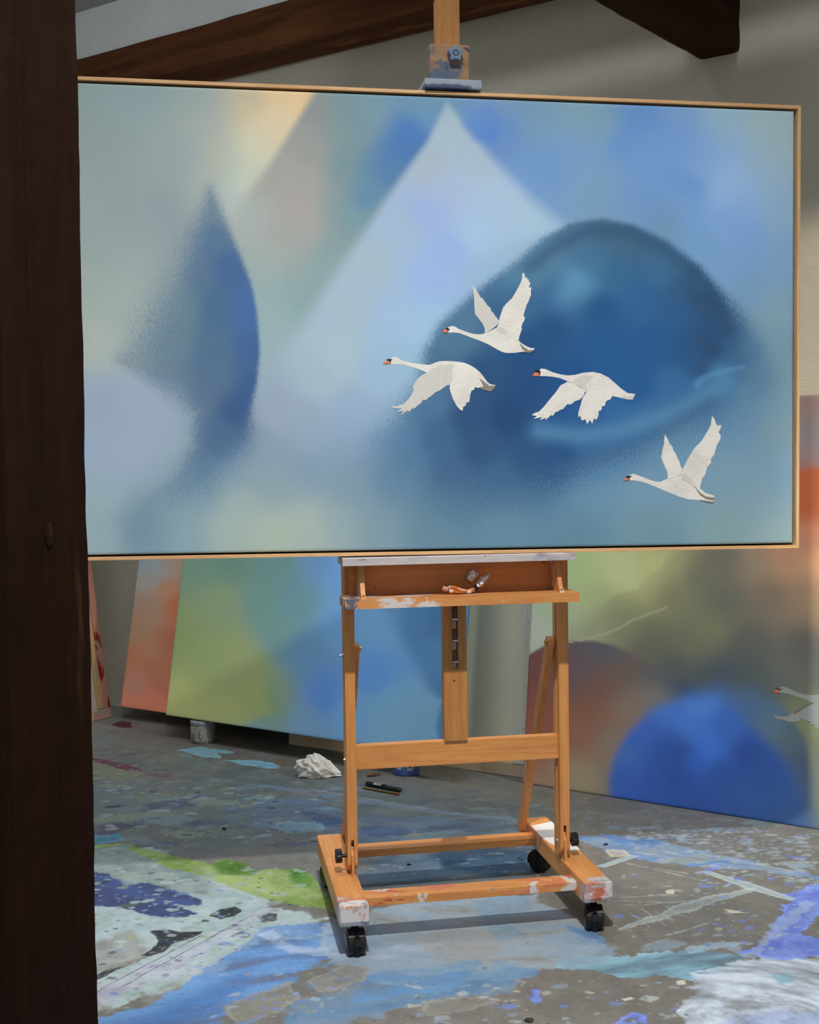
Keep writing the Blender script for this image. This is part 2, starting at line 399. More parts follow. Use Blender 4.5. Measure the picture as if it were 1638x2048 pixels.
WY = wood('beech_runner', BL_, BD_, 'Y', bump=0.25, paint=(((0.50, 0.50, 0.53), (22, 9, 26), 0.485, 0.05, ('Y', -0.09, -0.18)), ((0.56, 0.17, 0.11), (5, 75, 22), 0.515, 0.05, ('Y', -0.115, -0.17)), ((0.66, 0.64, 0.66), (18, 26, 15), 0.435, 0.04, ('Y', -0.178, -0.203)), ((0.50, 0.30, 0.27), (26, 20, 22), 0.60, 0.05, ('Y', -0.19, -0.205)), ((0.30, 0.32, 0.36), (30, 30, 22), 0.60, 0.02, ('Y', -0.06, -0.14))))
WP = wood('tray_panel_wood', (0.70, 0.29, 0.09), (0.54, 0.19, 0.055), 'X', bands=0.8, paint=(((0.60, 0.50, 0.42), (15, 15, 15), 0.575, 0.006, ('Z', 0.960, 0.895)), ((0.25, 0.25, 0.27), (26, 26, 26), 0.60, 0.015, ('Z', 0.96, 0.89)), ((0.35, 0.05, 0.03), 18, 0.70, 0.02, None)))
WS = wood('shelf_wood', BL_, BD_, 'X', paint=(((0.66, 0.62, 0.62), (9, 25, 22), 0.545, 0.02, ('X', 0.12, -0.12)), ((0.66, 0.62, 0.62), (10, 25, 16), 0.62, 0.03, None), (PPK, (12, 20, 12), 0.60, 0.04, ('X', 0.1, -0.15)), ((0.12, 0.13, 0.2), (24, 30, 24), 0.52, 0.02, ('X', -0.2, -0.30))))
WL = wood('tray_lip_painted', (0.60, 0.55, 0.55), (0.45, 0.44, 0.48), 'X', rough=0.6, bump=0.4, paint=(((0.22, 0.14, 0.22), (9, 9, 20), 0.60, 0.08, ('X', 0.0, 0.2)), ((0.35, 0.38, 0.45), (14, 14, 25), 0.58, 0.1, None), ((0.03, 0.03, 0.05), (11, 11, 30), 0.62, 0.02, ('Z', 0.984, 0.991))))
WB = wood('bracket_wood', BL_, BD_, 'Z', paint=(((0.6, 0.58, 0.56), (30, 30, 14), 0.55, 0.03, None),))
METAL = plain('steel', (0.5, 0.5, 0.48), 0.35, 1.0)
BLK = plain('black_plastic', (0.012, 0.012, 0.013), 0.35, var=0.3)
BLKW = wood('caster_black', (0.014, 0.014, 0.015), (0.008, 0.008, 0.009), 'Z', rough=0.32, paint=(((0.45, 0.45, 0.46), (45, 45, 45), 0.70, 0.02, None),))
BLUEP = wood('blue_painted_metal', (0.18, 0.26, 0.38), (0.13, 0.20, 0.31), 'X', rough=0.5)
CLAMPW = wood('clamp_wood_painted', (0.36, 0.22, 0.12), (0.26, 0.15, 0.08), 'X', rough=0.6, bump=0.4, paint=(((0.09, 0.12, 0.18), (17, 17, 17), 0.50, 0.05, None), ((0.05, 0.045, 0.045), (22, 22, 22), 0.60, 0.04, None), ((0.45, 0.42, 0.42), 40, 0.66, 0.02, None)))
LIPB = wood('clamp_lip_painted', (0.30, 0.36, 0.46), (0.20, 0.25, 0.36), 'X', rough=0.6, bump=0.4, paint=(((0.06, 0.08, 0.16), (16, 16, 16), 0.40, 0.12, ('Z', 2.212, 2.190)), ((0.45, 0.46, 0.52), (20, 20, 30), 0.60, 0.06, None)))

# runners
for s in (-1, 1):
    x0, x1 = (-0.361, -0.287) if s < 0 else (0.283, 0.359)
    yf, yb = (-0.236, 0.352) if s < 0 else (-0.208, 0.382)
    pr = [(yf, 0.1395), (yf, 0.100), (yf+0.006, 0.088), (yf+0.022, 0.082), (yb-0.02, 0.082), (yb, 0.100), (yb, 0.1395)]
    obj('runner', PR(pr, 'X', x0, x1, bev=0.006), WY, eas)
WHT = plain('white_gesso', (0.72, 0.72, 0.72), 0.6, var=0.08, scale=40)
bm = bmesh.new(); pts = [(0.2845, 0.300), (0.3575, 0.330), (0.3580, 0.060), (0.330, 0.050), (0.3130, 0.062), (0.3000, 0.105), (0.2900, 0.14), (0.2840, 0.20)]
prism(bm, pts, 'Z', 0.1388, 0.1402, 0)
obj('dried_white_paint', bm, WHT, eas)
for y_, z_ in ((0.215, 0.090), (0.232, 0.094), (0.250, 0.085)): obj('paint_drip', BX(0.2822, 0.2836, y_, y_+0.0035, z_, 0.1395, bev=0.0005), WHT, eas)
obj('front_crossbar', BX(-0.2875, 0.2835, -0.138, -0.080, 0.0985, 0.1215, bev=0.002), WXF, eas)
obj('rear_crossbar', BX(-0.2875, 0.2835, 0.240, 0.302, 0.100, 0.122, bev=0.002), WX, eas)
# posts: grooved, rounded forked foot
def post_bm(x0, x1):
    bm = bmesh.new(); w_ = x1-x0
    box(bm, x0, x1, -0.019, 0.006, 0.236, 1.00, bev=0.0015); box(bm, x0, x1, 0.014, 0.039, 0.236, 1.00, bev=0.0015)
    box(bm, x0+0.006, x1-0.006, 0.004, 0.016, 0.236, 0.998)
    ch = (w_-0.008)/2
    for a, b in ((x0, x0+ch), (x1-ch, x1)):
        pts = [(-0.019, 0.238), (-0.019, 0.176)]+[(0.010-0.029*math.cos(t*math.pi/10), 0.176-0.026*math.sin(t*math.pi/10)) for t in range(1, 10)]+[(0.039, 0.176), (0.039, 0.238)]
        prism(bm, pts, 'X', a, b, 0.0012)
    return bm
for x0, x1, s in ((-0.3134, -0.2862, -1), (0.2765, 0.3037, 1)):
    obj('post', post_bm(x0, x1), WZ, eas)
    xm = (x0+x1)/2
    pts = [(-0.026, 0.139), (-0.019, 0.195)]+[(0.010-0.02*math.cos(t*math.pi/8), 0.205+0.014*math.sin(t*math.pi/8)) for t in range(9)]+[(0.039, 0.195), (0.044, 0.139)]
    obj('hinge_tongue', PR(pts, 'X', xm-0.0034, xm+0.0034, 0.0006), WZ, eas)
    bm = bmesh.new(); xo = x0 if s < 0 else x1
    cyl(bm, (xo, 0.010, 0.187), (xo+s*0.014, 0.010, 0.187), 0.0052); kb = obj('clamp_knob', bm, BLK, eas)
    bm = bmesh.new(); n = 8; pts = []
    for i in range(n*4):
        t = 2*math.pi*i/(n*4); r = 0.0185*(1+0.06*math.cos(n*t)); pts.append((0.010+r*math.cos(t), 0.187+r*math.sin(t)))
    prism(bm, pts, 'X', xo+s*0.013, xo+s*0.030, 0.003); k2 = obj('knob_head', bm, BLK, kb, False)
    bm = bmesh.new(); xi = x1 if s < 0 else x0; cyl(bm, (xi, 0.010, 0.187), (xi-s*0.004, 0.010, 0.187), 0.006, 0.004); obj('bolt', bm, METAL, eas)
for z in (0.728, 0.446):
    for x, s in ((-0.3134, -1), (0.3037, 1)):
        bm = bmesh.new(); cyl(bm, (x, 0.010, z), (x+s*0.003, 0.010, z), 0.0055); cyl(bm, (x+s*0.003, 0.010, z), (x+s*(0.011 if z > .7 else .004), 0.010, z), 0.0028); obj('bolt', bm, METAL, eas)
obj('middle_crossbar', BX(-0.2865, 0.2770, -0.0050, 0.022, 0.4205, 0.4860, bev=0.002), WX, eas)
# rear struts
for x0, x1, yt, zt, yb, zb in ((0.254, 0.271, 0.020, 0.740, 0.330, 0.128), (-0.2855, -0.270, 0.020, 0.742, 0.345, 0.128)):
    d = Vector((yb-yt, zb-zt)).normalized(); nn = Vector((-d.y, d.x)); h = 0.017
    T_, B_ = Vector((yt, zt)), Vector((yb, zb)); pts = []
    for i in range(9):
        t = math.pi*i/8; q = T_+nn*h*math.cos(t)-d*h*math.sin(t); pts.append((q.x, q.y))
    for i in range(9):
        t = math.pi*i/8; q = B_-nn*h*math.cos(t)+d*h*math.sin(t); pts.append((q.x, q.y))
    stt = obj('rear_strut', PR(pts, 'X', x0, x1, 0.0015), WZ, eas)
    bm = bmesh.new(); cyl(bm, (x0-0.007, yt, zt), (x1+0.007, yt, zt), 0.0045); cyl(bm, (x0-0.003, yt, zt), (x1+0.003, yt, zt), 0.008); obj('bolt', bm, plain('brass', (0.5, 0.36, 0.12), 0.35, 1.0), stt)
# mast with ratchet slot
bm = bmesh.new(); ML, MR = -0.0490, 0.0145
box(bm, ML, MR, -0.020, -0.0055, 0.490, 2.47)
box(bm, ML, -0.0258, -0.036, -0.020, 0.490, 0.90); box(bm, -0.0095, MR, -0.036, -0.020, 0.490, 0.90)
pts = [(-0.0258, 0.490), (-0.0258, 0.692)]+[(-0.01765-0.00815*math.cos(t*math.pi/8), 0.692-0.0082*math.sin(t*math.pi/8)) for t in range(1, 8)]+[(-0.0095, 0.692), (-0.0095, 0.490)]
prism(bm, pts, 'Y', -0.036, -0.020)
box(bm, ML, MR, -0.036, -0.020, 0.90, 2.47)
WM = wood('mast_wood', (0.55, 0.27, 0.085), (0.40, 0.17, 0.05), 'Z', gs=0.7)
mast = obj('mast', bm, WM, eas)
PT = plain('ratchet_pink', (0.42, 0.27, 0.22), 0.7); PD = plain('ratchet_dark', (0.14, 0.09, 0.06), 0.7)
for i, z in enumerate((0.820, 0.762, 0.704)):
    o = obj('ratchet_tooth', PR([(-0.033, z), (-0.021, z-0.006), (-0.021, z+0.030), (-0.027, z+0.030)], 'X', -0.0252, -0.0105, 0.0004), PD, mast)
    obj('ratchet_plate', BX(-0.0245, -0.0090, -0.0375, -0.030, z-0.002, z+0.003, bev=0.0004), METAL, mast)
    obj('ratchet_rung', BX(-0.0252, -0.0120, -0.031, -0.021, z-0.0255, z-0.004, bev=0.0006), PT, mast)
bm = bmesh.new(); cyl(bm, (-0.0205, -0.0363, 0.654), (-0.0205, -0.030, 0.654), 0.0022); obj('bolt_hole', bm, CR, mast)
mast.location = (0.0046, 0.024, -0.0035)
# tray box
tray = obj('tray_back_panel', BX(-0.302, 0.277, -0.050, -0.041, 0.880, 0.985), WP, eas)
obj('tray_lip', PR([(-0.150, 0.9800), (-0.150, 0.9980), (-0.147, 1.0000), (-0.041, 1.0000), (-0.041, 0.980)], 'X', -0.3310, 0.2840, 0.001), WL, eas)
obj('tray_shelf', PR([(-0.150, 0.8695), (-0.150, 0.8945), (-0.037, 0.8945), (-0.037, 0.8695)], 'X', -0.3265, 0.2935, 0.0015), WS, eas)
for x0, x1 in ((-0.283, -0.271), (0.243, 0.255)):
    pts = [(-0.050, 0.8945), (-0.140, 0.8945)]
    for i in range(9):
        t = i/8; pts.append((-0.140+0.040*t**0.6, 0.8945+0.085*t))
    pts.append((-0.050, 0.9795))
    obj('tray_bracket', PR(pts, 'X', x0, x1, 0.0008), WB, eas)
    bm = bmesh.new(); y = -0.137; cyl(bm, ((x0+x1)/2, y, 0.903), ((x0+x1)/2, y-0.002, 0.903), 0.0022); obj('screw', bm, METAL, eas)
# top clamp
cl = obj('clamp_block', BX(-0.0735, 0.0315, -0.070, -0.037, 2.205, 2.3270, bev=0.004), CLAMPW, eas)
bm = bmesh.new(); box(bm, -0.1032, 0.0447, -0.150, -0.060, 2.1875, 2.2110, bev=0.0025)
lip = obj('clamp_lip', bm, LIPB, eas)
pts = []
for i in range(60):
    t = 2*math.pi*i/60; r = 0.0172+0.0042*math.cos(5*(t-math.pi/2)); pts.append((-0.0095+r*math.cos(t), 2.2985+r*math.sin(t)))
kn = obj('star_knob', PR(pts, 'Y', -0.092, -0.076, 0.0025), BLUEP, eas)
bm = bmesh.new(); cyl(bm, (-0.0095, -0.078, 2.2985), (-0.0095, -0.066, 2.2985), 0.008); obj('knob_stem', bm, BLUEP, kn)
bm = bmesh.new(); cyl(bm, (-0.0095, -0.0925, 2.2985), (-0.0095, -0.084, 2.2985), 0.0075); obj('knob_socket', bm, CR, kn)
bm = bmesh.new(); cyl(bm, (-0.0095, -0.0932, 2.2980), (-0.0095, -0.084, 2.2980), 0.0060, seg=6); obj('knob_bolt', bm, BLUEP, kn)
# casters
def caster(x, y, ang):
    c = empty('caster', (x, y, 0), ang); c.parent = eas
    R = 0.0305
    for s in (-1, 1):
        bm = bmesh.new(); xs = s*0.0075
        for (a, b, r0, r1) in ((xs, xs+s*0.012, R, R), (xs+s*0.012, xs+s*0.017, R, R*0.80)):
            cyl(bm, (a, 0, R), (b, 0, R), r0, r1, seg=32)
        obj('wheel', bm, BLKW, c)
    bm = bmesh.new()                                     # hood over the two wheels
    pts = [(R*1.12*math.cos(t*math.pi/14), R+R*1.16*math.sin(t*math.pi/14)) for t in range(-1, 12)]
    inn = [(R*0.98*math.cos(t*math.pi/14), R+R*1.02*math.sin(t*math.pi/14)) for t in range(-1, 12)]
    prism(bm, pts+inn[::-1], 'X', -0.022, 0.022, 0.001)
    box(bm, -0.006, 0.006, -R*0.9, R*0.9, 0.008, 0.060)
    cyl(bm, (0, 0.008, 0.058), (0, 0.008, 0.0825), 0.010)
    obj('hood', bm, BLKW, c)
    obj('brake_lever', PR([(-R*1.30, 0.036), (-R*1.16, 0.032), (-R*1.06, 0.050), (-R*1.18, 0.052)], 'X', -0.008, 0.008, 0.001), BLK, c)
caster(-0.318, -0.190, 0.05); caster(0.322, -0.160, -0.22); caster(-0.325, 0.305, 0.35); caster(0.312, 0.300, 0.55)

# ================================================================== BIG PAINTING ON THE EASEL
def art_main(Q):
    base = shep(Q, [
        (130,170,150,172,176),(140,260,148,168,174),(220,200,146,168,176),(300,190,140,164,172),(380,195,146,168,172),(160,400,150,170,176),(250,300,144,164,170),(350,300,146,165,172),(260,420,142,160,168),(200,500,148,168,172),(330,420,138,155,165),(400,240,158,170,170),(480,215,178,180,166),
        (450,300,170,178,170),(450,400,168,182,182),(620,300,150,155,155),(540,360,160,162,160),(590,430,166,162,158),(560,480,156,162,162),(600,380,160,158,156),(660,260,124,144,148),(690,330,108,140,150),(650,420,125,148,155),(760,200,115,148,168),(640,500,122,150,158),(520,560,140,165,172),(540,450,160,168,168),
        (720,240,112,142,158),(800,210,100,140,175),(860,205,105,145,178),(700,430,112,142,155),(620,560,128,155,162),(740,330,98,135,160),
        (1000,260,92,132,195),(1010,195,112,148,182),(1080,230,112,150,182),(1090,330,102,146,200),(1060,390,110,150,200),(1150,300,115,154,202),(1150,220,125,160,180),(1200,240,120,155,178),(1280,230,92,138,200),(1250,290,105,150,205),(1200,380,115,155,190),(1350,230,118,158,205),(1370,290,112,155,215),(1450,225,150,185,208),(1540,240,160,188,196),(1570,300,158,182,190),(1540,340,148,180,206),(1420,320,128,168,220),(1440,345,152,186,228),(1470,370,150,184,228),(1500,400,142,178,222),(1390,380,102,148,205),(1320,330,112,154,212),(1450,440,122,164,220),(1500,480,112,156,212),
        (1290,400,105,148,205),(1200,430,112,150,185),(1330,450,105,142,175),(1400,480,108,152,195),(1560,430,138,170,200),(1560,520,122,160,200),(1460,520,115,158,208),(1490,580,112,152,192),(1560,620,128,160,180),(1530,680,118,150,175),(1570,720,118,150,168),(1400,430,112,155,215),
        (150,560,156,172,172),(200,620,158,174,174),(160,690,165,180,172),(200,690,164,180,180),(150,780,150,172,190),(200,800,142,164,195),(180,880,148,170,200),(240,900,150,170,198),(250,820,150,168,195),(200,1000,148,174,190),(160,1090,148,175,186),(210,1080,146,172,184),
        (560,640,142,168,176),(600,620,128,158,166),(640,560,128,158,166),(560,760,142,168,188),(540,700,140,165,178),(600,840,128,150,178),(700,880,120,148,178),(750,820,128,158,190),(620,930,118,146,172),(540,980,130,155,170),
        (480,1020,150,172,174),(450,1060,158,178,176),(540,1060,165,180,170),(620,1060,160,176,172),(380,1080,130,160,176),(300,1080,118,148,170),(270,1060,108,138,160),(400,1000,120,150,170),(680,1040,140,164,175),(700,980,118,146,168),
        (760,1060,118,148,165),(780,960,98,132,162),(860,1070,98,132,156),(900,1000,86,124,152),(960,960,80,120,152),(1010,1060,95,134,158),(1080,980,82,122,156),(1150,1060,92,130,155),(1180,980,100,142,172),(1200,930,95,140,178),(1300,1060,108,142,160),(1300,980,112,148,176),(1380,920,108,148,178),(1450,1060,125,156,166),(1560,1060,136,160,168),(1480,950,120,152,176),(1560,950,112,146,172),(1560,860,118,148,165),(1520,790,110,145,172),(1480,860,105,145,178),(1540,1020,120,150,168),
        (830,900,88,124,156),(760,880,105,138,170),(900,940,72,108,142)], s=46, power=2.0)
    def over(poly, soft, pts, op=1.0):
        nonlocal base
        d, so = sdf(Q, poly, soft); a = sstep(d, so)*op
        m = a > 0.002
        c = shep(Q[m], pts, s=30)
        base[m] = base[m]*(1-a[m, None])+c*a[m, None]
    # peach beam at upper left
    over([(478,150),(650,150),(612,215),(545,320),(470,425),(425,440),(450,330),(470,230)], [28,14,12,13,22,30,28,40],
         [(500,190,190,182,158),(560,190,212,190,152),(600,195,222,198,160),(610,190,205,180,145),(560,240,208,196,170),(510,300,196,196,176),(500,350,184,194,182),(460,330,172,186,182),(455,410,166,182,184)])
    # warm grey right of it
    over([(650,180),(640,330),(640,470),(600,520),(520,540),(470,440),(545,330),(615,215)], [30,28,25,60,60,30,14,12],
         [(640,210,134,140,142),(600,280,144,148,150),(560,340,154,156,158),(600,420,158,156,157),(560,470,152,158,160),(500,440,156,168,170),(520,510,148,165,168)], 0.8)
    # cobalt stroke on the left of the pale pyramid
    over([(790,230),(880,215),(860,280),(790,370),(700,470),(690,420),(730,330)], [30,18,12,12,25,30,35],
         [(860,230,98,142,184),(820,270,72,118,182),(830,300,70,114,176),(790,350,80,122,168),(740,390,92,134,165),(700,450,115,148,162)])
    # pale pyramid of light
    over([(893,205),(915,232),(985,318),(1060,395),(1150,470),(1180,540),(1100,620),(960,700),(860,780),(760,860),(620,900),(480,920),(470,860),(520,760),(590,670),(700,505),(790,375),(855,285)],
         [9,10,16,20,28,60,60,60,70,80,80,90,60,45,26,18,12,10],
         [(895,225,150,178,195),(890,270,158,180,200),(860,330,156,176,196),(950,320,156,178,202),(900,380,156,178,212),(1000,400,158,184,214),(1060,430,156,186,214),(860,430,146,170,218),(950,460,154,184,218),(800,460,150,176,206),(740,530,152,176,196),(900,500,140,170,220),(860,560,142,172,220),(700,620,152,176,196),(780,640,148,178,214),(860,650,146,182,215),(680,720,155,180,198),(760,740,144,174,206),(640,760,152,174,194),(840,740,140,176,205),(620,840,138,160,186),(700,820,138,166,196),(560,830,140,160,182),(520,890,128,150,176),(980,560,140,172,205),(1080,520,138,172,200)])
    # cobalt patch right of the apex
    over([(925,212),(985,210),(1000,250),(985,285),(950,280),(925,250)], [12,14,18,14,12,10], [(960,240,86,130,200),(980,270,80,125,200),(940,225,100,142,195)], 0.8)
    # blue plume at upper right
    over([(1215,300),(1250,225),(1330,215),(1420,300),(1500,380),(1520,470),(1450,470),(1380,390),(1280,350)], [18,25,35,30,40,30,40,30,25], [(1260,260,95,142,208),(1300,300,108,152,214),(1400,350,118,162,220),(1380,370,92,138,205),(1440,380,142,180,230),(1480,440,118,160,220)], 0.55)
    # ---- dark veils
    P1 = [(420,375),(440,415),(462,470),(485,525),(503,575),(513,630),(518,700),(513,760),(502,815),(500,880),(485,955),(430,1020),(360,1060),(300,1100),(236,1108),(252,1060),(280,1000),(345,950),(385,890),(385,830),(345,800),(290,765),(222,722),(250,650),(310,570),(370,480),(400,420)]
    S1 = [40,30,20,15,12,11,10,12,18,55,95,95,95,60,9,7,12,26,44,56,52,30,14,95,110,95,50]
    d, so = sdf(Q, P1, S1); a1 = sstep(d+2, so)
    v1 = shep(Q, [(430,430,104,130,152),(430,470,80,112,150),(455,540,62,98,148),(400,540,84,114,146),(495,620,62,102,160),(440,620,66,102,142),(360,620,96,126,148),(505,700,58,94,148),(430,700,74,106,140),(340,690,96,124,146),(260,715,108,132,150),(440,760,78,108,142),(498,780,52,88,140),(470,820,54,86,134),(400,800,86,112,142),(350,800,104,130,158),(440,880,72,104,142),(380,890,84,112,146),(420,950,88,122,156),(350,960,92,124,154),(470,960,100,134,164),(330,1020,98,130,156),(290,1050,90,122,152),(255,1090,94,126,152),(400,1030,110,142,166),(330,540,108,132,152)], s=28)
    a1 *= np.clip(1.06-0.62*np.clip((430-Q[:, 0])/230, 0, 1), 0, 1)*np.where(Q[:, 1] > 880, np.clip(1-(Q[:, 1]-880)/260, .42, 1), 1.0)
    P2 = [(1205,440),(1265,452),(1330,482),(1400,535),(1442,585),(1480,630),(1525,690),(1545,760),(1490,830),(1400,870),(1300,905),(1210,940),(1120,975),(1010,990),(900,980),(800,945),(765,885),(800,830),(840,770),(852,700),(880,650),(935,600),(985,560),(1040,520),(1085,480),(1140,450)]
    S2 = [16,14,16,18,26,52,48,60,110,120,110,90,90,130,150,150,100,70,48,34,26,24,22,20,18,14]
    d, so = sdf(Q, P2, S2); a2 = sstep(d+3, so)
    v2 = shep(Q, [(1200,460,72,104,132),(1150,475,80,116,146),(1260,480,70,104,134),(1100,510,88,126,156),(1050,550,88,128,158),(1180,520,70,114,148),(1160,570,84,134,170),(1240,550,58,104,146),(1120,600,52,98,144),(1050,600,62,104,142),(1200,620,34,84,134),(1280,600,48,98,150),(1330,540,66,108,146),(1370,570,54,90,126),(1420,600,48,82,120),(1440,660,46,80,120),(1350,620,48,94,142),(1100,660,32,80,128),(1000,640,58,98,136),(930,640,84,120,150),(900,680,84,118,148),(1040,700,30,76,124),(1200,700,32,88,144),(1300,690,36,90,146),(1380,700,40,86,132),(1430,700,40,74,112),(1460,690,56,96,138),(1480,715,72,106,142),(1520,740,100,134,160),(1500,800,98,134,164),(1400,735,44,92,142),(1500,700,92,128,160),(1440,745,80,128,170),(880,730,76,110,142),(960,750,42,80,122),(1050,770,32,76,124),(1150,760,28,80,136),(1270,770,34,90,146),(1350,780,58,108,156),(1420,790,76,120,158),(860,800,82,116,150),(940,840,46,80,122),(1020,830,32,70,116),(1100,850,38,84,136),(1170,850,40,92,148),(1240,850,54,106,158),(1300,840,62,112,160),(1120,900,36,80,128),(1180,890,50,98,148),(1060,920,48,84,126),(960,900,50,86,126),(1200,920,70,112,154),(880,880,66,102,140),(1350,870,82,124,160),(800,880,92,126,160),(820,930,84,120,154),(900,940,66,100,138),(1000,950,62,98,138)], s=26)
    v2 = v2*np.array([0.72, 0.88, 0.97])
    # pale sweep under the dark mass and the dark band below it
    def band(pts, wd, c, op):
        nonlocal v2
        P = np.array(pts, float); best = np.full(len(Q), 1e9)
        for p, q in zip(P[:-1], P[1:]):
            ab = q-p; t_ = np.clip(((Q-p)@ab)/(ab@ab), 0, 1); best = np.minimum(best, np.sqrt(((Q-(p+t_[:, None]*ab))**2).sum(1)))
        k = (np.exp(-(best/wd)**2)*op)[:, None]; v2 = v2*(1-k)+lin(c)*k
    band([(1080,862),(1160,872),(1240,862),(1330,835),(1400,800),(1450,765)], 20, (78,130,172), .7)
    band([(1120,935),(1190,925),(1270,893),(1350,850),(1420,810)], 18, (50,88,130), .6)
    band([(1385,590),(1430,610),(1450,660)], 14, (44,74,112), .6)
    band([(1400,680),(1425,700),(1400,735)], 16, (42,72,112), .6)
    band([(1150,560),(1130,590)], 26, (92,146,184), .5)
    band([(1060,535),(1110,495),(1180,460),(1260,463),(1330,500),(1390,548)], 16, (46,80,116), .6)
    al = np.maximum(a1, a2); m = a1 > a2
    veil = np.where(m[:, None], v1, v2)
    # light fold line in the dark mass
    d = sdf(Q, [(1385,768),(1400,752),(1440,738),(1490,728),(1492,738),(1450,746),(1415,758),(1395,778)]); k = sstep(d, 4)*0.40
    veil = veil*(1-k[:, None])+lin((90,146,196))*k[:, None]
    return base, veil, np.clip(al, 0, 1)

PY, PSI2 = -0.14, 0.145
o0 = fromE(0, PY, 0)
proot = empty('framed_painting', (0, 0, 0), 0, 'large blue abstract canvas with four white swans, thin oak frame, clamped on the easel', 'painting')
tilt = -0.0058
ca, sa, ct, st_ = math.cos(PSI2), math.sin(PSI2), math.cos(tilt), math.sin(tilt)
ux = Vector((ca*ct, sa*ct, st_)); uz = Vector((-ca*st_, -sa*st_, ct)); uy = uz.cross(ux)
PX0, PX1, PH = -1.085, 0.9065, 1.181
org = o0 + Vector((ca*PX0, sa*PX0, 0)); org.z = 1.0072-(PX0+0.977)*0.0058+0.0005
proot.matrix_world = Matrix(((ux.x, uy.x, uz.x, org.x), (ux.y, uy.y, uz.y, org.y), (ux.z, uy.z, uz.z, org.z), (0, 0, 0, 1)))
PWD = PX1-PX0
OAK = wood('oak_frame', (0.80, 0.50, 0.26), (0.60, 0.34, 0.16), 'X', gs=1.4)
OAKZ = wood('oak_frame_upright', (0.80, 0.54, 0.31), (0.60, 0.38, 0.20), 'Z', gs=1.4)
BLKF = plain('frame_rebate', (0.01, 0.009, 0.009), 0.9)
FT, FD = 0.0085, 0.052
obj('frame_rail', PR([(0, 0), (PWD, 0), (PWD-FT, FT), (FT, FT)], 'Y', 0, FD, 0.0006), OAK, proot)
obj('frame_rail', PR([(0, PH), (FT, PH-FT), (PWD-FT, PH-FT), (PWD, PH)], 'Y', 0, FD, 0.0006), OAK, proot)
obj('frame_rail', PR([(PWD, 0), (PWD, PH), (PWD-FT, PH-FT), (PWD-FT, FT)], 'Y', 0, FD, 0.0006), OAKZ, proot)
obj('frame_rail', PR([(0, 0), (FT, FT), (FT, PH-FT), (0, PH)], 'Y', 0, FD, 0.0006), OAKZ, proot)
obj('frame_back', BX(FT*.8, PWD-FT*.8, FD-0.008, FD-0.002, FT*.8, PH-FT*.8, bev=0), BLKF, proot)
CX0, CZ0 = 0.0165, 0.0135; CW, CH_ = PWD-CX0-0.0165, PH-CZ0-0.0140
CY = 0.004
MC = proot.matrix_world @ Matrix.Translation((CX0, CY, CZ0))
MAINM = canvas_mat('painted_canvas_blue', 0.80, grain=1.0, speck=0.06)
cv = canvas_mesh('canvas', CW, CH_, 0.036, 0.0052, MC, art_main, MAINM, proot); cv.location = (CX0, CY, CZ0)

# ---- painted swans: thin layers of opaque paint on the canvas
def swan_mat():
    t = NT('swan_white'); c = t.coord((1, 1, 1), rot=(0, 0.9, 0)); a = t.noise(t.coord((60, 60, 330), rot=(0, 0.9, 0)), 1, 4, 0.6); b = t.noise(c, 14, 3)
    f = t.smooth(t.math('ADD', t.math('MULTIPLY', a, .5), t.math('MULTIPLY', b, .6)), 0.38, 0.66)
    return t.fin(t.mix(f, (0.68, 0.68, 0.68), (0.84, 0.83, 0.81)), 0.8)
SW = swan_mat()
SG = wood('swan_grey', (0.70, 0.70, 0.69), (0.60, 0.60, 0.60), 'Z', rough=0.8, gs=6, bands=1.2, bump=0.0)
ST = plain('swan_tail_shade', (0.26, 0.25, 0.22), 0.8); SB = plain('swan_bill_orange', (0.72, 0.22, 0.11), 0.8); SK = plain('swan_mask_black', (0.012, 0.012, 0.014), 0.8)
def swan(data, sc, ox, oy, M, parent, parent_loc=(0, 0, 0), ylay=-0.0004):
    """data: list of (name, outline in crop pixels, material); outlines are brought onto the canvas plane"""
    Mi = M.inverted(); root = None
    P0 = M @ Vector((0, 0, 0)); n_ = (M.to_3x3() @ Vector((0, 1, 0)))
    for k, (nm, pts, mat) in enumerate(data):
        q = []
        for (a, b) in pts:
            l = Mi @ hit(ox+a/sc, oy+b/sc, P0, n_); q.append((l.x, l.z))
        y = ylay-0.00022*k
        bm = bmesh.new(); v0 = [bm.verts.new((x, y, z)) for x, z in q]; v1 = [bm.verts.new((x, y+0.0012, z)) for x, z in q]
        for tri in tessellate_polygon([[Vector((x, z, 0)) for x, z in q]]):
            try: bm.faces.new([v0[i] for i in tri])
            except ValueError: pass
        n = len(q)
        for i in range(n): bm.faces.new((v0[i], v0[(i+1) % n], v1[(i+1) % n], v1[i]))
        o = obj(nm, bm, mat, parent if root is None else root)
        if root is None: root = o
    root.location = parent_loc
    return root
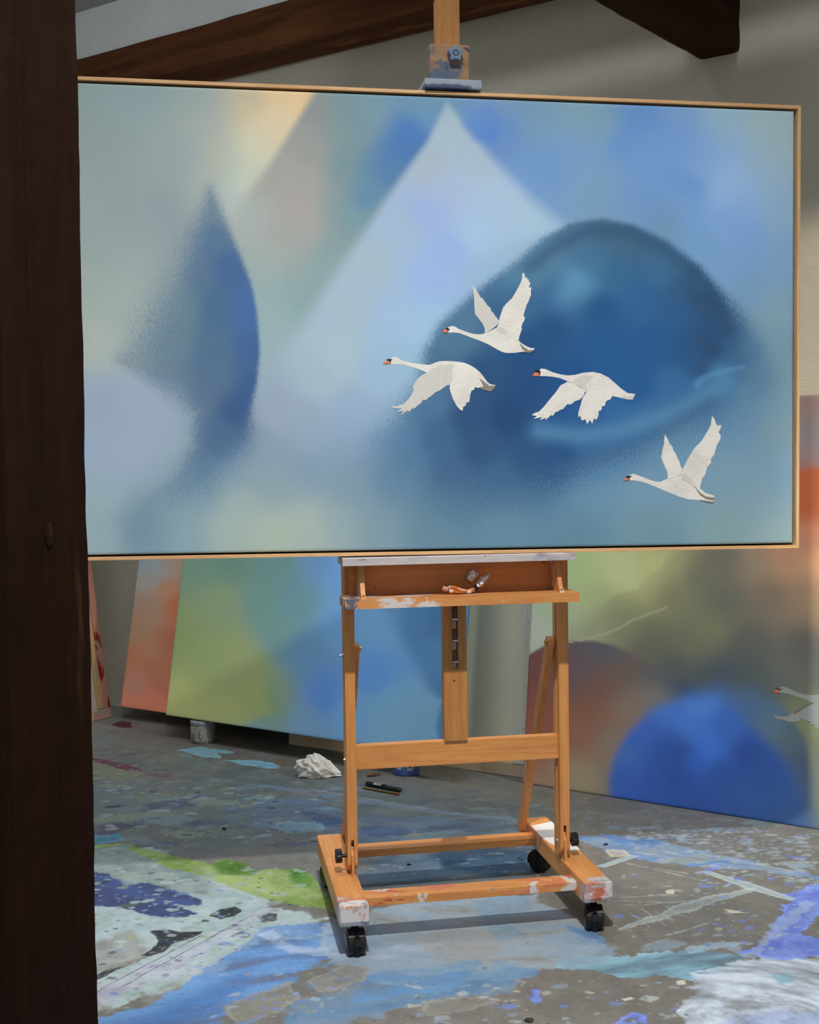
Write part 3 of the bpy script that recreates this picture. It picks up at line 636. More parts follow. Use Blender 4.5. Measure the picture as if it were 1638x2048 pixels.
A_ = [('painted_swan', [(668,585),(690,572),(715,570),(740,578),(765,595),(810,612),(870,632),(925,642),(960,640),(990,632),(1040,608),(1110,575),(1200,600),(1280,695),(1310,720),(1350,745),(1390,760),(1412,758),(1418,772),(1400,784),(1380,795),(1300,793),(1250,800),(1180,802),(1140,793),(1090,768),(1040,738),(1000,718),(940,693),(880,672),(820,648),(770,630),(720,625),(680,627),(668,622)], SW),
      ('far_wing', [(885,215),(905,240),(935,290),(955,325),(975,335),(985,355),(1000,375),(1015,395),(1035,410),(1045,440),(1065,460),(1080,485),(1095,500),(1112,525),(1095,560),(1060,590),(990,632),(988,590),(970,550),(940,510),(905,465),(900,400),(897,330),(890,270)], SG),
      ('near_wing', [(1320,108),(1332,125),(1335,155),(1350,148),(1355,165),(1368,170),(1370,190),(1382,195),(1375,220),(1365,235),(1392,238),(1385,265),(1388,300),(1375,330),(1365,360),(1350,385),(1340,420),(1330,450),(1322,480),(1335,495),(1330,520),(1315,545),(1305,575),(1308,600),(1295,635),(1285,665),(1280,700),(1230,672),(1150,640),(1085,602),(1100,565),(1115,510),(1130,460),(1145,415),(1175,375),(1225,330),(1260,270),(1290,215),(1310,170),(1312,130)], SW),
      ('wing_shade', [(1090,598),(1112,575),(1150,585),(1200,640),(1150,632)], SG),
      ('tail_shade', [(1290,715),(1330,752),(1370,778),(1418,772),(1400,788),(1375,800),(1300,793),(1340,785),(1310,765)], ST),
      ('bill', [(627,619),(635,605),(655,595),(675,600),(670,622),(640,627)], SB), ('face_mask', [(652,588),(668,586),(686,596),(677,604),(671,619),(665,600),(655,598)], SK)]
B_ = [('painted_swan', [(172,885),(185,845),(210,835),(240,843),(265,860),(300,875),(360,887),(430,898),(510,905),(560,885),(600,873),(660,870),(740,875),(810,885),(860,905),(910,935),(950,970),(985,1015),(1010,1050),(1035,1070),(1082,1080),(1075,1100),(1040,1135),(1000,1125),(940,1105),(880,1090),(780,1080),(690,1070),(600,1030),(520,985),(488,970),(440,948),(390,930),(340,915),(290,902),(230,900),(185,898)], SW),
      ('breast_shade', [(500,965),(600,905),(720,900),(735,915),(705,940),(715,1040),(690,1062),(600,1025),(520,985)], SG),
      ('far_wing', [(488,970),(540,985),(600,1020),(692,1058),(688,1078),(665,1080),(635,1100),(600,1125),(565,1140),(530,1170),(500,1190),(480,1210),(455,1205),(440,1235),(410,1255),(375,1288),(370,1270),(335,1313),(330,1295),(262,1338),(290,1300),(232,1312),(270,1280),(200,1278),(178,1262),(230,1262),(290,1240),(340,1190),(370,1140),(375,1110),(366,1100),(385,1060),(420,1015),(450,990)], SG),
      ('near_wing', [(705,940),(740,905),(800,900),(860,920),(900,960),(930,1010),(935,1060),(905,1095),(895,1120),(875,1125),(865,1155),(860,1185),(855,1225),(830,1230),(825,1255),(803,1265),(798,1300),(775,1290),(745,1255),(715,1200),(695,1140),(685,1105),(690,1075),(715,1040),(725,1000),(712,960)], SW),
      ('tail_shade', [(945,1020),(985,1050),(1030,1085),(1082,1082),(1075,1100),(1040,1135),(1000,1125),(930,1100),(980,1090)], ST),
      ('bill', [(113,892),(135,875),(165,868),(177,885),(165,895),(125,897)], SB), ('face_mask', [(143,857),(160,854),(192,857),(178,867),(178,887),(170,880),(162,866),(148,866)], SK)]
C__ = [('painted_swan', [(140,150),(160,138),(190,142),(240,165),(300,182),(360,190),(410,185),(470,170),(540,163),(600,175),(660,205),(700,240),(750,285),(800,320),(858,328),(850,345),(838,370),(790,368),(760,358),(700,345),(620,330),(490,300),(440,270),(400,250),(350,232),(300,210),(250,200),(190,194),(143,194)], SW),
      ('breast_shade', [(385,235),(430,200),(500,182),(550,205),(510,240),(492,262),(490,298),(440,270)], SG),
      ('far_wing', [(350,238),(400,250),(450,280),(492,300),(480,320),(470,345),(445,370),(410,380),(380,405),(350,405),(320,440),(300,445),(275,462),(265,460),(245,490),(230,485),(190,522),(190,505),(148,524),(165,500),(102,512),(125,492),(86,485),(110,468),(140,460),(175,425),(220,370),(270,310),(300,265)], SW),
      ('near_wing', [(490,262),(510,240),(560,205),(620,215),(670,250),(700,300),(690,340),(670,370),(650,375),(635,390),(632,415),(608,420),(605,448),(585,455),(583,490),(568,520),(550,510),(537,550),(520,520),(500,553),(485,515),(468,525),(455,520),(450,490),(435,502),(432,475),(445,430),(465,360),(490,320),(495,290)], SW),
      ('tail_shade', [(760,335),(800,345),(850,335),(838,370),(790,368),(770,358)], SG),
      ('bill', [(89,189),(110,168),(138,168),(143,192),(115,195)], SB), ('face_mask', [(112,150),(140,148),(152,158),(147,193),(137,170),(115,165)], SK)]
D_ = [('painted_swan', [(810,935),(840,922),(870,930),(910,945),(960,965),(1010,980),(1045,982),(1095,960),(1160,945),(1210,930),(1280,980),(1340,1030),(1380,1065),(1440,1082),(1450,1100),(1440,1138),(1380,1130),(1340,1118),(1250,1112),(1180,1090),(1110,1060),(1060,1040),(1000,1015),(950,995),(900,980),(850,970),(812,970)], SW),
      ('far_wing', [(1078,628),(1100,665),(1115,700),(1135,720),(1140,745),(1160,775),(1170,800),(1190,840),(1195,865),(1208,885),(1200,925),(1160,945),(1100,962),(1098,910),(1070,850),(1050,800),(1060,750),(1072,700)], SW),
      ('near_wing', [(1430,491),(1450,520),(1458,550),(1475,565),(1499,558),(1490,590),(1478,610),(1494,640),(1488,670),(1465,710),(1455,745),(1445,780),(1420,810),(1422,840),(1395,870),(1385,900),(1375,935),(1355,960),(1345,1000),(1338,1030),(1280,1010),(1215,960),(1200,925),(1215,880),(1250,810),(1300,730),(1350,680),(1400,600),(1420,560)], SW),
      ('wing_shade', [(1205,925),(1230,915),(1275,960),(1290,1005),(1250,985),(1200,965)], SG),
      ('tail_shade', [(1290,1005),(1340,1060),(1380,1090),(1450,1100),(1440,1118),(1390,1110),(1340,1080)], ST), ('tail_shade', [(1335,1116),(1385,1122),(1442,1130),(1438,1140),(1380,1132)], ST),
      ('bill', [(768,969),(790,950),(814,952),(813,968),(785,973)], SB), ('face_mask', [(790,938),(832,937),(812,948),(817,967),(807,957),(792,950)], SK)]
s1 = swan(A_, 4.3105, 740, 520, MC, proot, (CX0, CY, CZ0)); s1['label'] = 'white swan with raised wings, uppermost of the four'
s2 = swan(B_, 4.3105, 740, 520, MC, proot, (CX0, CY, CZ0)); s2['label'] = 'white swan with wings beating down, leftmost of the four'
s3 = swan(C__, 3.7227, 1040, 700, MC, proot, (CX0, CY, CZ0)); s3['label'] = 'white swan with wings beating down, right of the other such swan'
s4 = swan(D_, 3.7227, 1040, 700, MC, proot, (CX0, CY, CZ0)); s4['label'] = 'white swan with raised wings near the lower right corner'

# ================================================================== CANVASES LEANING ON THE BACK WALL
def lean_root(name, foot, lean_deg, label, cat='painting', group=None, yawvec=None, nvec=None):
    """empty at the lower left corner; local x along the wall, z up the canvas, y into the wall"""
    t = math.radians(lean_deg); u = yawvec or UV; n = nvec or NV
    z = Vector((n.x*math.sin(t), n.y*math.sin(t), math.cos(t))); y = z.cross(u)
    o = empty(name, (0, 0, 0), 0, label, cat, group)
    o.matrix_world = Matrix(((u.x, y.x, z.x, foot.x), (u.y, y.y, z.y, foot.y), (u.z, y.z, z.z, foot.z), (0, 0, 0, 1)))
    return o
def art_green(Q):
    b = shep(Q, [(365,1125,98,122,104),(400,1130,92,120,108),(350,1300,110,125,80),(340,1420,136,142,92),(380,1430,132,138,90),(450,1200,108,126,100),(430,1300,114,127,88),(500,1350,118,129,88),(470,1420,124,130,80),(520,1200,88,118,114),(460,1130,84,114,104),(560,1130,86,116,116),(590,1210,82,116,125),(560,1260,88,120,118),(530,1400,106,124,88),(545,1420,100,122,100),(640,1120,82,115,150),(680,1140,86,122,168),(610,1300,78,114,148),(650,1390,68,108,168),(600,1440,92,122,150),(500,1445,98,122,130),(490,1455,92,122,142),(680,1250,86,126,165),(760,1250,90,130,168),(740,1350,74,118,172),(700,1420,90,130,166),(780,1420,92,132,160),(790,1460,96,132,158),(850,1460,90,128,155),(300,1500,130,138,90),(900,1100,80,115,160),(760,1100,90,128,170)], s=34)
    v = shep(Q, [(780,1220,78,116,152),(830,1230,62,100,138),(880,1240,54,92,130),(870,1320,66,104,142),(870,1400,58,98,134),(880,1460,60,100,140)], s=30)
    d, so = sdf(Q, [(760,1205),(860,1380),(884,1400),(872,1450),(880,1500),(1000,1500),(1000,1100),(760,1100)], [45,40,14,12,12,20,20,45])
    y_, sy = sdf(Q, [(352,1190),(420,1180),(480,1250),(520,1320),(530,1400),(545,1420),(480,1460),(300,1450),(320,1300)], [40,50,40,30,14,12,12,30,30])
    g = shep(Q, [(360,1250,108,124,86),(430,1220,110,126,96),(430,1320,114,128,86),(350,1420,136,142,92),(480,1340,118,128,90),(515,1390,122,130,80),(450,1440,132,138,88)], s=30)
    k = sstep(y_, sy)[:, None]*0.8
    return b*(1-k)+g*k, v, sstep(d, so)
def art_coral(Q):
    b = shep(Q, [(285,1125,128,140,150),(315,1135,134,142,146),(345,1125,150,132,118),(300,1160,140,138,132),(335,1180,160,118,92),(300,1210,142,118,104),(350,1210,162,98,70),(275,1260,140,112,90),(340,1290,146,94,72),(300,1300,148,106,82),(265,1320,150,100,78),(310,1330,144,94,74),(270,1370,148,104,92),(330,1370,148,92,76),(255,1405,166,102,82),(310,1410,166,98,80)], s=18)
    return b, b, np.zeros(len(Q))
def art_right(Q):
    b = shep(Q, [(1075,1150,140,164,128),(1130,1125,150,168,124),(1160,1160,150,168,122),(1090,1210,140,160,138),(1080,1260,150,162,150),(1150,1200,150,165,132),(1200,1130,162,172,128),(1250,1150,166,174,128),(1290,1140,160,165,120),(1340,1120,140,138,104),(1280,1175,148,150,108),(1120,1260,132,140,120),(1180,1240,128,132,104),(1240,1215,120,124,96),(1260,1240,110,112,90),(1340,1190,104,106,84),(1400,1150,94,96,84),(1450,1110,88,90,84),(1510,1120,122,112,96),(1570,1110,146,112,92),(1630,1130,196,148,114),(1600,1150,160,124,98),(1620,1060,178,120,96),(1600,1070,150,104,84),(1625,960,160,84,52),(1606,1000,138,72,46),(1606,970,140,74,50),(1625,1010,168,96,66),(1606,900,126,112,106),(1620,860,112,108,116),(1630,900,108,112,128),(1610,820,122,102,96),(1450,1200,84,88,82),(1550,1190,88,86,80),(1625,1200,140,120,96),(1590,1180,112,100,84),(1420,1260,106,108,84),(1390,1300,98,100,80),(1300,1270,90,90,76),(1290,1310,86,86,78),(1500,1290,76,80,78),(1600,1290,80,82,82),(1440,1350,54,68,86),(1480,1340,66,74,76),(1350,1335,70,78,82),(1400,1350,64,74,82),(1540,1390,74,82,82),(1620,1350,90,92,88),(1590,1440,98,110,82),(1625,1440,118,126,92),(1620,1500,96,100,90),(1520,1400,60,74,84),(1700,1200,150,125,100),(1700,1000,160,90,60),(1750,1450,110,118,92)], s=40, power=2.0)
    bw = sdf(Q, [(1590,944),(1638,936),(1760,930),(1760,1060),(1590,1060)]); k = (sstep(bw, 4)*sstep(1035-Q[:, 1], 28))[:, None]
    b = b*(1-k)+lin((154,82,50))*k
    # lighter drip edge of the green wash
    d, so = sdf(Q, [(1060,1100),(1345,1100),(1325,1135),(1295,1150),(1275,1180),(1230,1188),(1180,1230),(1120,1262),(1070,1300),(1040,1300)], [20,20,6,5,4,8,26,30,20,20])
    g = shep(Q, [(1075,1150,140,166,128),(1160,1140,150,170,120),(1240,1150,166,176,130),(1310,1130,160,164,116),(1200,1190,146,156,112),(1120,1220,146,160,130),(1075,1270,156,164,152)], s=34)
    k = sstep(d, so)[:, None]*0.75; b = b*(1-k)+g*k
    # rust hill
    d, so = sdf(Q, [(1040,1322),(1066,1304),(1098,1286),(1140,1281),(1190,1282),(1225,1290),(1262,1308),(1310,1336),(1370,1366),(1440,1400),(1440,1480),(1350,1500),(1300,1640),(1030,1640)], [3,3,3,3,3,4,6,10,16,22,30,40,40,10])
    h = shep(Q, [(1062,1340,100,62,58),(1090,1310,98,66,62),(1130,1300,84,72,78),(1180,1300,78,78,84),(1220,1300,74,82,92),(1170,1340,88,76,82),(1140,1360,92,76,80),(1200,1370,104,76,66),(1250,1340,96,80,72),(1180,1420,114,74,60),(1090,1400,112,74,62),(1070,1440,128,70,58),(1110,1460,124,74,60),(1300,1350,80,80,84),(1340,1360,66,76,88),(1370,1380,48,64,90),(1400,1400,44,62,92),(1300,1390,112,104,96),(1260,1420,118,102,90),(1160,1470,126,88,74),(1200,1440,120,92,78),(1220,1480,116,106,94),(1080,1520,132,86,72),(1055,1545,138,112,98),(1120,1540,132,116,98),(1160,1560,132,124,102),(1230,1560,110,106,98),(1320,1400,96,104,106)], s=34, power=2.0)
    k = sstep(d, so)[:, None]; b = b*(1-k)+h*k
    # thin torn white line
    d = sdf(Q, [(1110,1288),(1160,1279),(1205,1268),(1235,1256),(1262,1240),(1290,1229),(1335,1213),(1336,1216),(1292,1232),(1264,1243),(1237,1259),(1206,1271),(1160,1282),(1112,1290)]); k = sstep(d+0.5, 1.2)[:, None]*0.6
    b = b*(1-k)+lin((150,150,130))*k
    # halo right of the blue dome
    d, so = sdf(Q, [(1380,1385),(1440,1370),(1510,1385),(1575,1420),(1610,1480),(1625,1560),(1640,1660),(1560,1660),(1480,1450)], [20,25,30,10,8,16,30,30,30])
    h = shep(Q, [(1430,1390,62,92,134),(1500,1410,64,92,128),(1540,1450,70,96,120),(1580,1470,66,84,98),(1590,1540,52,72,100),(1600,1620,56,76,98),(1560,1560,58,84,118)], s=34, power=2.0)
    k = sstep(d, so)[:, None]*0.85; b = b*(1-k)+h*k
    v = shep(Q, [(1245,1510,60,94,160),(1290,1470,54,90,168),(1340,1425,62,104,176),(1400,1410,70,112,184),(1380,1460,60,106,186),(1420,1500,58,104,190),(1450,1450,50,88,160),(1330,1500,42,76,146),(1360,1500,36,62,118),(1390,1520,46,86,168),(1260,1560,50,84,160),(1310,1580,44,78,150),(1360,1550,40,68,130),(1440,1540,40,70,134),(1490,1510,38,64,126),(1530,1540,42,70,132),(1480,1600,46,76,136),(1400,1600,44,72,140),(1560,1600,44,74,128),(1590,1650,50,74,118)], s=30, power=2.0)
    d, so = sdf(Q, [(1228,1600),(1226,1560),(1236,1515),(1262,1470),(1310,1425),(1370,1402),(1430,1398),(1462,1420),(1500,1462),(1545,1505),(1578,1550),(1600,1600),(1620,1680),(1228,1680)], [26,22,20,24,30,36,44,40,32,32,34,40,40,26])
    side = np.clip((Q[:, 0]-1560)/60, 0, 1)*np.clip((1640-Q[:, 1])/200, 0, 1); b = b*(1-0.22*side[:, None])  # right side darkened against lamplight already held in these tones
    return b, v, sstep(d+8, so)
DIM = 0.50
GREENM = canvas_mat('painted_canvas_green', 0.36, grain=0.35, speck=0.02)
CORALM = canvas_mat('painted_canvas_coral', 0.40, grain=0.2, speck=0.02)
RIGHTM = canvas_mat('painted_canvas_dark', 0.43, grain=0.9, speck=0.04)
def leaning(name, foot, lean, W, Hh, art, mat, label, step, T=0.034):
    r = lean_root(name, foot, lean, label)
    cvs = canvas_mesh('canvas', W, Hh, T, step, r.matrix_world.copy(), art, mat, r)
    bm = bmesh.new(); b = 0.045                       # stretcher bars behind
    box(bm, 0.002, W-0.002, T+0.001, T+0.004, 0.002, b, 0); box(bm, 0.002, W-0.002, T+0.001, T+0.004, Hh-b, Hh-0.002, 0)
    box(bm, 0.002, b, T+0.001, T+0.004, b, Hh-b, 0); box(bm, W-b, W-0.002, T+0.001, T+0.004, b, Hh-b, 0)
    obj('stretcher', bm, OAKZ, r)
    return r
leaning('leaning_painting', Vector((-1.1369, 5.3409, 0.108)), 10.5, 1.56, 1.93, art_green, GREENM, 'green and blue abstract canvas leaning on the wall, propped on two paint jars', 0.010)
leaning('leaning_painting', Vector((-1.4503, 5.7661, 0.065)), 11.0, 0.92, 0.97, art_coral, CORALM, 'coral pink canvas leaning on the wall, half hidden behind the green one', 0.012)
rf = wall(0, 3.972, 0); rfoot = Vector((0.4241, 4.4898, 0.001))
rr = leaning('leaning_painting', rfoot, 7.2, 2.3, 1.475, art_right, RIGHTM, 'dark canvas with a blue dome and rust hill leaning on the wall at right', 0.0085)
SD = wood('swan_in_dusk', (0.42, 0.46, 0.46), (0.33, 0.37, 0.37), 'Z', rough=0.8, gs=6, bands=1.2, bump=0.0)
E_ = [('painted_swan', [(530,490),(620,458),(700,480),(850,545),(1000,610),(1200,680),(1450,705),(1638,670),(1900,620),(2100,690),(2300,860),(2420,900),(2350,960),(2050,970),(1700,960),(1400,880),(1200,800),(1000,735),(800,665),(650,640),(545,638)], SD),
      ('far_wing', [(345,1180),(430,1275),(560,1290),(760,1285),(900,1200),(1100,1060),(1300,930),(1450,890),(1560,930),(1700,960),(1640,1100),(1500,1300),(1380,1420),(1240,1390),(1150,1340),(1100,1400),(1060,1420),(950,1450),(860,1440),(780,1440),(700,1400),(640,1370),(500,1370),(390,1300),(410,1285)], SD),
      ('wing_shade', [(900,1200),(1100,1060),(1300,935),(1450,895),(1500,920),(1350,1000),(1200,1080),(1080,1170),(960,1230)], plain('dusk_wing_shade', (0.22, 0.21, 0.19), 0.8)),
      ('near_wing', [(1638,980),(1560,1120),(1480,1300),(1260,1400),(1400,1440),(1370,1530),(1500,1500),(1530,1610),(1650,1600),(1800,1660),(1880,1500),(1980,1400),(2020,1100),(1900,950),(1750,930)], SD),
      ('bill', [(370,610),(420,570),(530,520),(548,632),(430,635)], SB), ('face_mask', [(460,515),(520,492),(540,530),(640,516),(572,542),(547,582),(530,540)], SK)]
s5 = swan(E_, 13.881, 1520, 1340, rr.matrix_world.copy(), rr)

# raw canvas seen from behind, with its stretcher bars
RAW = plain('raw_linen', (0.88, 0.83, 0.62), 0.85, var=0.08, scale=3)
RAWE = wood('linen_edge', (0.82, 0.80, 0.66), (0.70, 0.68, 0.56), 'Z', rough=0.85, bump=0.3)
PINE = wood('pine_stretcher', (0.66, 0.52, 0.35), (0.54, 0.40, 0.25), 'X', gs=1.0, bands=1.2)
pf = onfloor(577, 1489); pf2 = onfloor(1044, 1556)
uu = (pf2-pf).normalized(); WBK = (pf2-pf).length+0.008
nn = Vector((-uu.y, uu.x, 0))
bk = lean_root('reversed_canvas', pf+Vector((0, 0, 0.001)), 7.0, 'large raw canvas turned face to the wall, pale linen back and pine bars showing', 'canvas', yawvec=uu, nvec=nn)
HB = 1.19
obj('canvas', BX(0.004, WBK-0.004, 0.020, 0.0230, 0.004, HB-0.004, bev=0), RAW, bk)
for a in ((0.0, WBK, 0.0, 0.019, 0.0, 0.050), (0.0, WBK, 0.0, 0.019, HB-0.05, HB)): obj('stretcher_bar', BX(*a, bev=0.002), PINE, bk)
PINZ = wood('pine_stretcher_upright', (0.66, 0.52, 0.35), (0.54, 0.40, 0.25), 'Z', gs=1.0, bands=1.2)
obj('stretcher_bar', BX(0.0, 0.05, 0.0, 0.019, 0.0505, HB-0.0505, bev=0.002), PINZ, bk)
obj('stretcher_bar', BX(WBK-0.052, WBK, 0.0, 0.019, 0.0505, HB-0.0505, bev=0.002), PINZ, bk)
bm = bmesh.new(); n = 90; Lv, Rv = [], []             # frayed strip of canvas folded over the bar
for i in range(n+1):
    z = 0.052+(HB-0.12)*i/n; e = WBK-0.055-0.004*noise.noise(Vector((z*30, 1, 0)))-0.003*noise.noise(Vector((z*120, 2, 0)))
    Lv.append(bm.verts.new((e, -0.002, z))); Rv.append(bm.verts.new((WBK+0.0006, -0.002, z)))
for i in range(n): bm.faces.new((Lv[i], Lv[i+1], Rv[i+1], Rv[i]))
bmesh.ops.extrude_face_region(bm, geom=bm.faces[:])
for v in list(bm.verts)[2*(n+1):]: v.co.y = -0.0004
obj('folded_edge', bm, RAWE, bk)
for i in range(14):
    z = 0.10+i*0.085; obj('staple', BX(WBK-0.012, WBK-0.010, -0.0032, -0.0018, z, z+0.010, bev=0), METAL, bk)

# red-edged canvas on the left wall, seen from behind
RF1, RF0 = onfloor(224, 1434), onfloor(165, 1447)
n3 = -UV                                             # leans toward the left wall
lw = 1.15
redr = lean_root('reversed_canvas', RF1-NV*lw+Vector((0, 0, 0.001)), 9.5, 'canvas turned backwards by the left wall, its bars crusted with red paint', 'canvas', yawvec=NV, nvec=n3)
REDW = wood('red_painted_bar', (0.55, 0.27, 0.20), (0.46, 0.18, 0.13), 'Z', rough=0.8, bump=0.5, paint=(((0.26, 0.02, 0.018), (16, 16, 5), 0.52, 0.03, ('Z', 0.62, 0.40)), ((0.40, 0.28, 0.20), (30, 30, 10), 0.62, 0.03, None)))
TANW = wood('tan_bar', (0.56, 0.41, 0.21), (0.44, 0.31, 0.15), 'Z')
PNKW = wood('pink_stained_bar', (0.56, 0.34, 0.24), (0.46, 0.24, 0.17), 'X', paint=(((0.42, 0.33, 0.25), (4, 20, 30), 0.5, 0.05, None),))
RAWP = plain('raw_canvas_pinkish', (0.56, 0.48, 0.40), 0.85, var=0.1, scale=4)
RHH = 1.9
obj('canvas', BX(0.01, lw-0.01, 0.026, 0.030, 0.01, RHH-0.01, bev=0), RAWP, redr)
obj('stretcher_bar', BX(lw-0.041, lw, 0, 0.028, 0.048, RHH, bev=0.003), REDW, redr)
obj('stretcher_bar', BX(lw-0.066, lw-0.0415, 0.004, 0.0255, 0.050, RHH-.05, bev=0.002), TANW, redr)
obj('stretcher_bar', BX(0, lw, 0, 0.028, 0, 0.0475, bev=0.003), PNKW, redr)
obj('stretcher_bar', BX(0, 0.05, 0, 0.028, 0.048, RHH, bev=0.003), TANW, redr)

# ================================================================== SMALL THINGS
def jar(name, c, r, h, label, body, lid):
    j = empty(name, (c[0], c[1], 0.0005), 0.4, label, 'jar', None)
    bm = bmesh.new(); lathe(bm, [(0, 0), (r*0.93, 0), (r, 0.005), (r, h*0.80), (r*0.985, h*0.815)]); obj('body', bm, body, j, True)
    bm = bmesh.new(); lathe(bm, [(r*0.985, h*0.815), (r*1.02, h*0.82), (r*1.02, h-0.003), (r*0.97, h), (0, h)]); obj('lid', bm, lid, j, True)
    return j
def band(parent, name, r, a0, a1, z0, z1, mat, seg=14):
    bm = bmesh.new(); A, B = [], []
    for i in range(seg+1):
        t = a0+(a1-a0)*i/seg; A.append(bm.verts.new((r*math.cos(t), r*math.sin(t), z0))); B.append(bm.verts.new((r*math.cos(t), r*math.sin(t), z1)))
    for i in range(seg): bm.faces.new((A[i], A[i+1], B[i+1], B[i]))
    return obj(name, bm, mat, parent)
JG = wood('jar_grey_smeared', (0.30, 0.31, 0.26), (0.20, 0.22, 0.19), 'Z', rough=0.4, paint=(((0.40, 0.38, 0.26), (12, 12, 5), 0.55, 0.05, None), ((0.12, 0.16, 0.18), (14, 14, 14), 0.62, 0.05, None)))
JL = wood('jar_lid_smeared', (0.34, 0.38, 0.40), (0.24, 0.28, 0.32), 'X', rough=0.4, paint=(((0.08, 0.14, 0.20), (18, 18, 18), 0.58, 0.04, None),))
LBL = wood('jar_label', (0.38, 0.38, 0.36), (0.28, 0.29, 0.28), 'X', paint=(((0.06, 0.07, 0.08), (70, 70, 160), 0.60, 0.03, None),))
BAR = plain('label_code', (0.04, 0.045, 0.05), 0.7)
j1 = jar('paint_jar', (-0.951, 5.262), 0.0555, 0.1005, 'grey paint-smeared jar with label under the left end of the green canvas', JG, JL)
band(j1, 'label', 0.0559, -2.55, -1.20, 0.014, 0.082, LBL)
for k in range(7):
    zz = 0.026+0.0045*k; band(j1, 'label_line', 0.0562, -2.20, -2.08 if k % 3 else -2.03, zz, zz+0.0028, BAR, 3)
JB = wood('jar_blue', (0.11, 0.20, 0.55), (0.09, 0.17, 0.50), 'Z', rough=0.35, paint=(((0.45, 0.52, 0.62), (13, 13, 13), 0.60, 0.02, ('Z', 0.030, 0.034)),))
j2 = jar('paint_jar', (-0.026, 4.665), 0.056, 0.1005, 'cobalt blue paint jar behind the middle crossbar of the easel', JB, JB)
LB2 = plain('label_white', (0.42, 0.50, 0.56), 0.6)
band(j2, 'label', 0.0564, -2.72, -2.35, 0.026, 0.075, LB2); band(j2, 'label', 0.0564, -1.92, -1.45, 0.022, 0.075, LB2); band(j2, 'label_mark', 0.0566, -1.80, -1.62, 0.034, 0.058, BAR, 4)

# crumpled rag
bm = bmesh.new(); bmesh.ops.create_icosphere(bm, subdivisions=6, radius=1)
for v in bm.verts:
    d = v.co.normalized(); q = d*1.2+Vector((2.0, 3.3, 1.7))
    w1, w2, w3 = noise.noise(q*1.3), noise.noise(q*1.3+Vector((5, 0, 0))), noise.noise(q*2.6+Vector((0, 9, 0)))
    a = math.atan2(d.y, d.x); pol = math.acos(max(-1, min(1, d.z)))
    tw = a+1.1*w1+0.5*pol
    f1 = 1-abs(math.sin(tw*2.5+1.6*w2)); f2 = 1-abs(math.sin((d.x*2.2+d.z*3.1+d.y*1.0)*1.9+2.4*w1)); f3 = 1-abs(math.sin(tw*7+3*w3))
    sd = math.sin(pol)
    f1 = 0.5+0.5*math.cos(tw*5+3.2*w2); f2 = 0.5+0.5*math.cos((d.x*2.2+d.z*3.1+d.y)*3.8+4.8*w1)
    R = 0.86+0.20*f1*(0.35+0.65*sd)+0.12*f2+0.05*f3*sd+0.22*w1
    ext = 1+0.9*max(0, math.cos(a+0.10))**10*sd**3+0.35*max(0, math.cos(a-3.3))**4*sd
    fl = 1 if ext < 1.2 else max(0.35, 1-(ext-1.2)*1.1)
    x, y, z = d.x*R*0.050*ext, d.y*R*0.046, (d.z*R*0.056+0.036)*fl
    v.co = (x, y, max(z, 0.0012+0.003*abs(noise.noise(d*5))))
RAG = plain('rag_white', (0.80, 0.77, 0.72), 0.9, var=0.06, scale=25)
rag = obj('rag', bm, RAG, None, True); pr_ = onfloor(627, 1557); rag.location = (pr_.x, pr_.y+0.03, 0); rag.rotation_euler = (0, 0, -0.12)
tag(rag, 'crumpled white paint rag lying on the floor left of the easel', 'rag')

# marker and pencil
def lying(p0, p1, name, label, cat, r):
    a, b = onfloor(*p0), onfloor(*p1); d = (b-a)
    o = empty(name, (a.x, a.y, r+0.0005), math.atan2(d.y, d.x), label, cat); return o, d.length
mk, ml = lying((733, 1572), (802, 1585), 'marker_pen', 'black marker pen with white label lying on the floor behind the easel', 'pen', 0.0095)
bm = bmesh.new(); cyl(bm, (0.004, 0, 0), (0.094, 0, 0), 0.0095, seg=24); cyl(bm, (0, 0, 0), (0.004, 0, 0), 0.0075, 0.0095, 24); obj('barrel', bm, BLK, mk)
bm = bmesh.new(); cyl(bm, (0.0940, 0, -.001), (ml*0.97, 0, -.001), 0.0085, 0.0082, 24); cyl(bm, (ml*0.97, 0, -.001), (ml, 0, -.001), 0.0082, 0.006, 24); obj('cap', bm, plain('cap_dark', (0.02, 0.03, 0.03), 0.3), mk)
bm = bmesh.new(); box(bm, 0.108, ml, 0.0075, 0.0105, -0.002, 0.002, 0.0005); obj('clip', bm, BLK, mk)
WLB = plain('pen_label', (0.50, 0.50, 0.48), 0.6)
def pband(x0, x1, a0, a1, mat, nm, par, r=0.0098):
    bm = bmesh.new(); A, B = [], []
    for i in range(9):
        t = a0+(a1-a0)*i/8; A.append(bm.verts.new((x0, r*math.cos(t), r*math.sin(t)))); B.append(bm.verts.new((x1, r*math.cos(t), r*math.sin(t))))
    for i in range(8): bm.faces.new((A[i], A[i+1], B[i+1], B[i]))
    obj(nm, bm, mat, par)
pband(0.038, 0.076, 1.55, 2.7, WLB, 'label', mk)
for x0, x1 in ((0.040, 0.044), (0.050, 0.053), (0.0550, 0.058), (0.060, 0.063), (0.0650, 0.068), (0.070, 0.0725)): pband(x0, x1, 1.85, 2.4, BLK, 'label_mark', mk, 0.0100)
pn, pl = lying((720, 1577), (799, 1591), 'pencil', 'yellow and black striped pencil with red end beside the marker', 'pencil', 0.0036)
YEL = plain('pencil_yellow', (0.55, 0.30, 0.02), 0.4)
bm = bmesh.new(); cyl(bm, (0.018, 0, 0), (pl-0.010, 0, 0), 0.0036, seg=6); obj('shaft', bm, YEL, pn)
for s in (-1, 1): obj('stripe', BX(0.018, pl-0.010, -0.0038, 0.0038, s*0.0022-0.0007, s*0.0022+0.0007, bev=0), BLK, pn)
